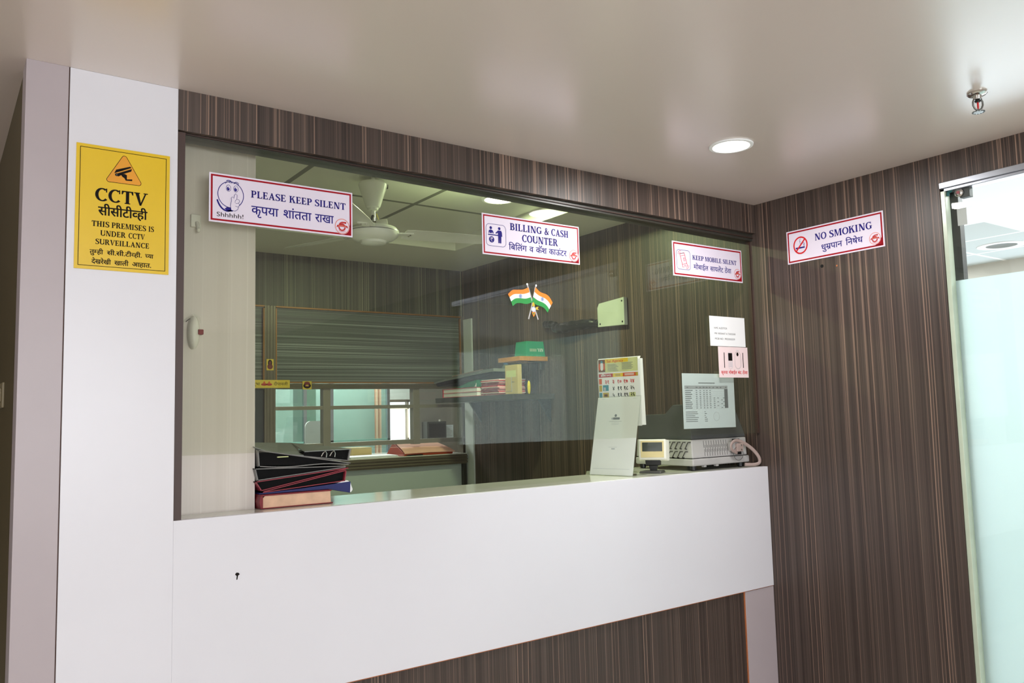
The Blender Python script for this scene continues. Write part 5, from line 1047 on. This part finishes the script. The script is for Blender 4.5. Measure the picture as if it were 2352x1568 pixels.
# patch fitting and grey square on the glass door
pt_ = thing('door_patch', 'dark steel patch fitting with a round lock near the top corner of the glass door', 'fitting', (DX, -0.97, 2.24))
b = MB(); b.box(DX - 0.008, DX + 0.020, -0.990, -0.953, 2.214, 2.262, 'patch_dark'); b.build('plate', pt_, bevel=0.0015)
b = MB(); b.lathe([(0.017, 0), (0.017, 0.006), (0.013, 0.009), (0.004, 0.010)], (DX - 0.008, -0.952, 2.236), 'chrome', 28, (-1, 0, 0)); b.build('lock', pt_, smooth=True)
b = MB(); b.lathe([(0.006, 0.0095), (0.006, 0.012)], (DX - 0.008, -0.952, 2.236), 'maroon_edge', 14, (-1, 0, 0)); b.build('keyhole', pt_)
t = thing('door_seal', 'bit of teal rubber seal in the top corner of the glass door', 'seal', (DX - 0.01, -0.91, 2.25))
b = MB(); b.tube(smooth_path([(DX - 0.012, -0.930, 2.262), (DX - 0.014, -0.922, 2.250), (DX - 0.012, -0.912, 2.246), (DX - 0.012, -0.910, 2.232)], 5), 0.006, 'teal_rubber', seg=10); b.build('strip', t, smooth=True)
board('door_square', 'plain grey square on the clear upper part of the glass door', 'paper', frame_matrix((DX + 0.018, -0.9255, 2.112), (0, -1, 0), (0, 0, 1)), 0.036, 0.080, 0.0006, 'grey_plastic', bevel=0)

# ================================================================== light
def area(name, loc, size, power, color=(1, 1, 1), rot=(0, 0, 0), shape='SQUARE', size_y=None, spread=None):
    l = bpy.data.lights.new(name, 'AREA'); l.energy = power; l.size = size; l.color = color; l.shape = shape
    if size_y: l.shape = 'RECTANGLE'; l.size_y = size_y
    if spread: l.spread = spread
    o = bpy.data.objects.new(name, l); COL.objects.link(o); o.location = loc; o.rotation_euler = rot; return o
# daylight at the lobby windows behind the camera; the side one is added fill
area('window_daylight_left', (-6.0, -6.55, 1.5), 2.7, 6, (0.93, 0.96, 1.0), (PI / 2, 0, 0), size_y=1.5)
area('window_daylight_right', (-2.8, -6.55, 1.5), 2.7, 132, (0.93, 0.96, 1.0), (PI / 2, 0, 0), size_y=1.5)
area('side_fill_added', (-7.95, -3.0, 1.35), 3.0, 64, (0.95, 0.97, 1.0), (PI / 2, 0, -PI / 2), size_y=1.4)
# the lobby downlight, then an added unseen fill light further back
area('downlight_lamp', (-0.819, -0.532, H - 0.008), 0.12, 15, (1.0, 0.98, 0.95), shape='DISK')
for x, y in ((-2.4, -4.4),): area('lobby_fill', (x, y, H - 0.004), 0.14, 11, (1.0, 0.97, 0.93), shape='DISK')
# bright room beyond the glass door: unseen area lights added to brighten it
for x, y in ((1.2, -1.2), (2.6, -0.8), (1.0, -1.75), (3.4, 1.4)): area('ward_fill', (x, y, 2.60), 0.9, 29, (0.95, 0.99, 1.0))
# office
area('office_lamp', (-0.759, 1.079, 2.570), 0.14, 22, (0.84, 1.0, 0.56), shape='DISK')
# room at the back: two added ceiling fills without fittings, then window daylight
for x, y in ((-0.8, 4.2), (0.6, 5.8)): area('back_room_fill', (x, y, 2.56), 0.8, 48, (0.94, 1.0, 0.98))
area('back_window_daylight', (1.50, 6.45, 1.36), 0.4, 5, (0.95, 0.98, 1.0), (PI / 2, 0, 0))

w = bpy.data.worlds.new('surroundings'); SC.world = w; w.use_nodes = True
bg = w.node_tree.nodes['Background']; bg.inputs[0].default_value = (0.75, 0.82, 0.9, 1); bg.inputs[1].default_value = 0.25

# ================================================================== camera
F_, R_, U_ = CAM_F, CAM_R, CAM_U
cam = bpy.data.cameras.new('camera'); cam.sensor_width = 36.0; cam.sensor_fit = 'HORIZONTAL'; cam.lens = CAM_f * 36.0 / 2352.0; cam.clip_start = 0.05
co = bpy.data.objects.new('camera', cam); COL.objects.link(co)
mm = Matrix.Identity(4)
for i in range(3): mm[i][0] = R_[i]; mm[i][1] = U_[i]; mm[i][2] = -F_[i]; mm[i][3] = CAM_C[i]
co.matrix_world = mm; SC.camera = co
vs_ = SC.view_settings; vs_.view_transform = 'Standard'; vs_.look = 'None'; vs_.gamma = 1.0; vs_.exposure = 0.0; vs_.use_curve_mapping = False
SC.cycles.max_bounces = 10; SC.cycles.transparent_max_bounces = 24; SC.cycles.diffuse_bounces = 5; SC.cycles.glossy_bounces = 5
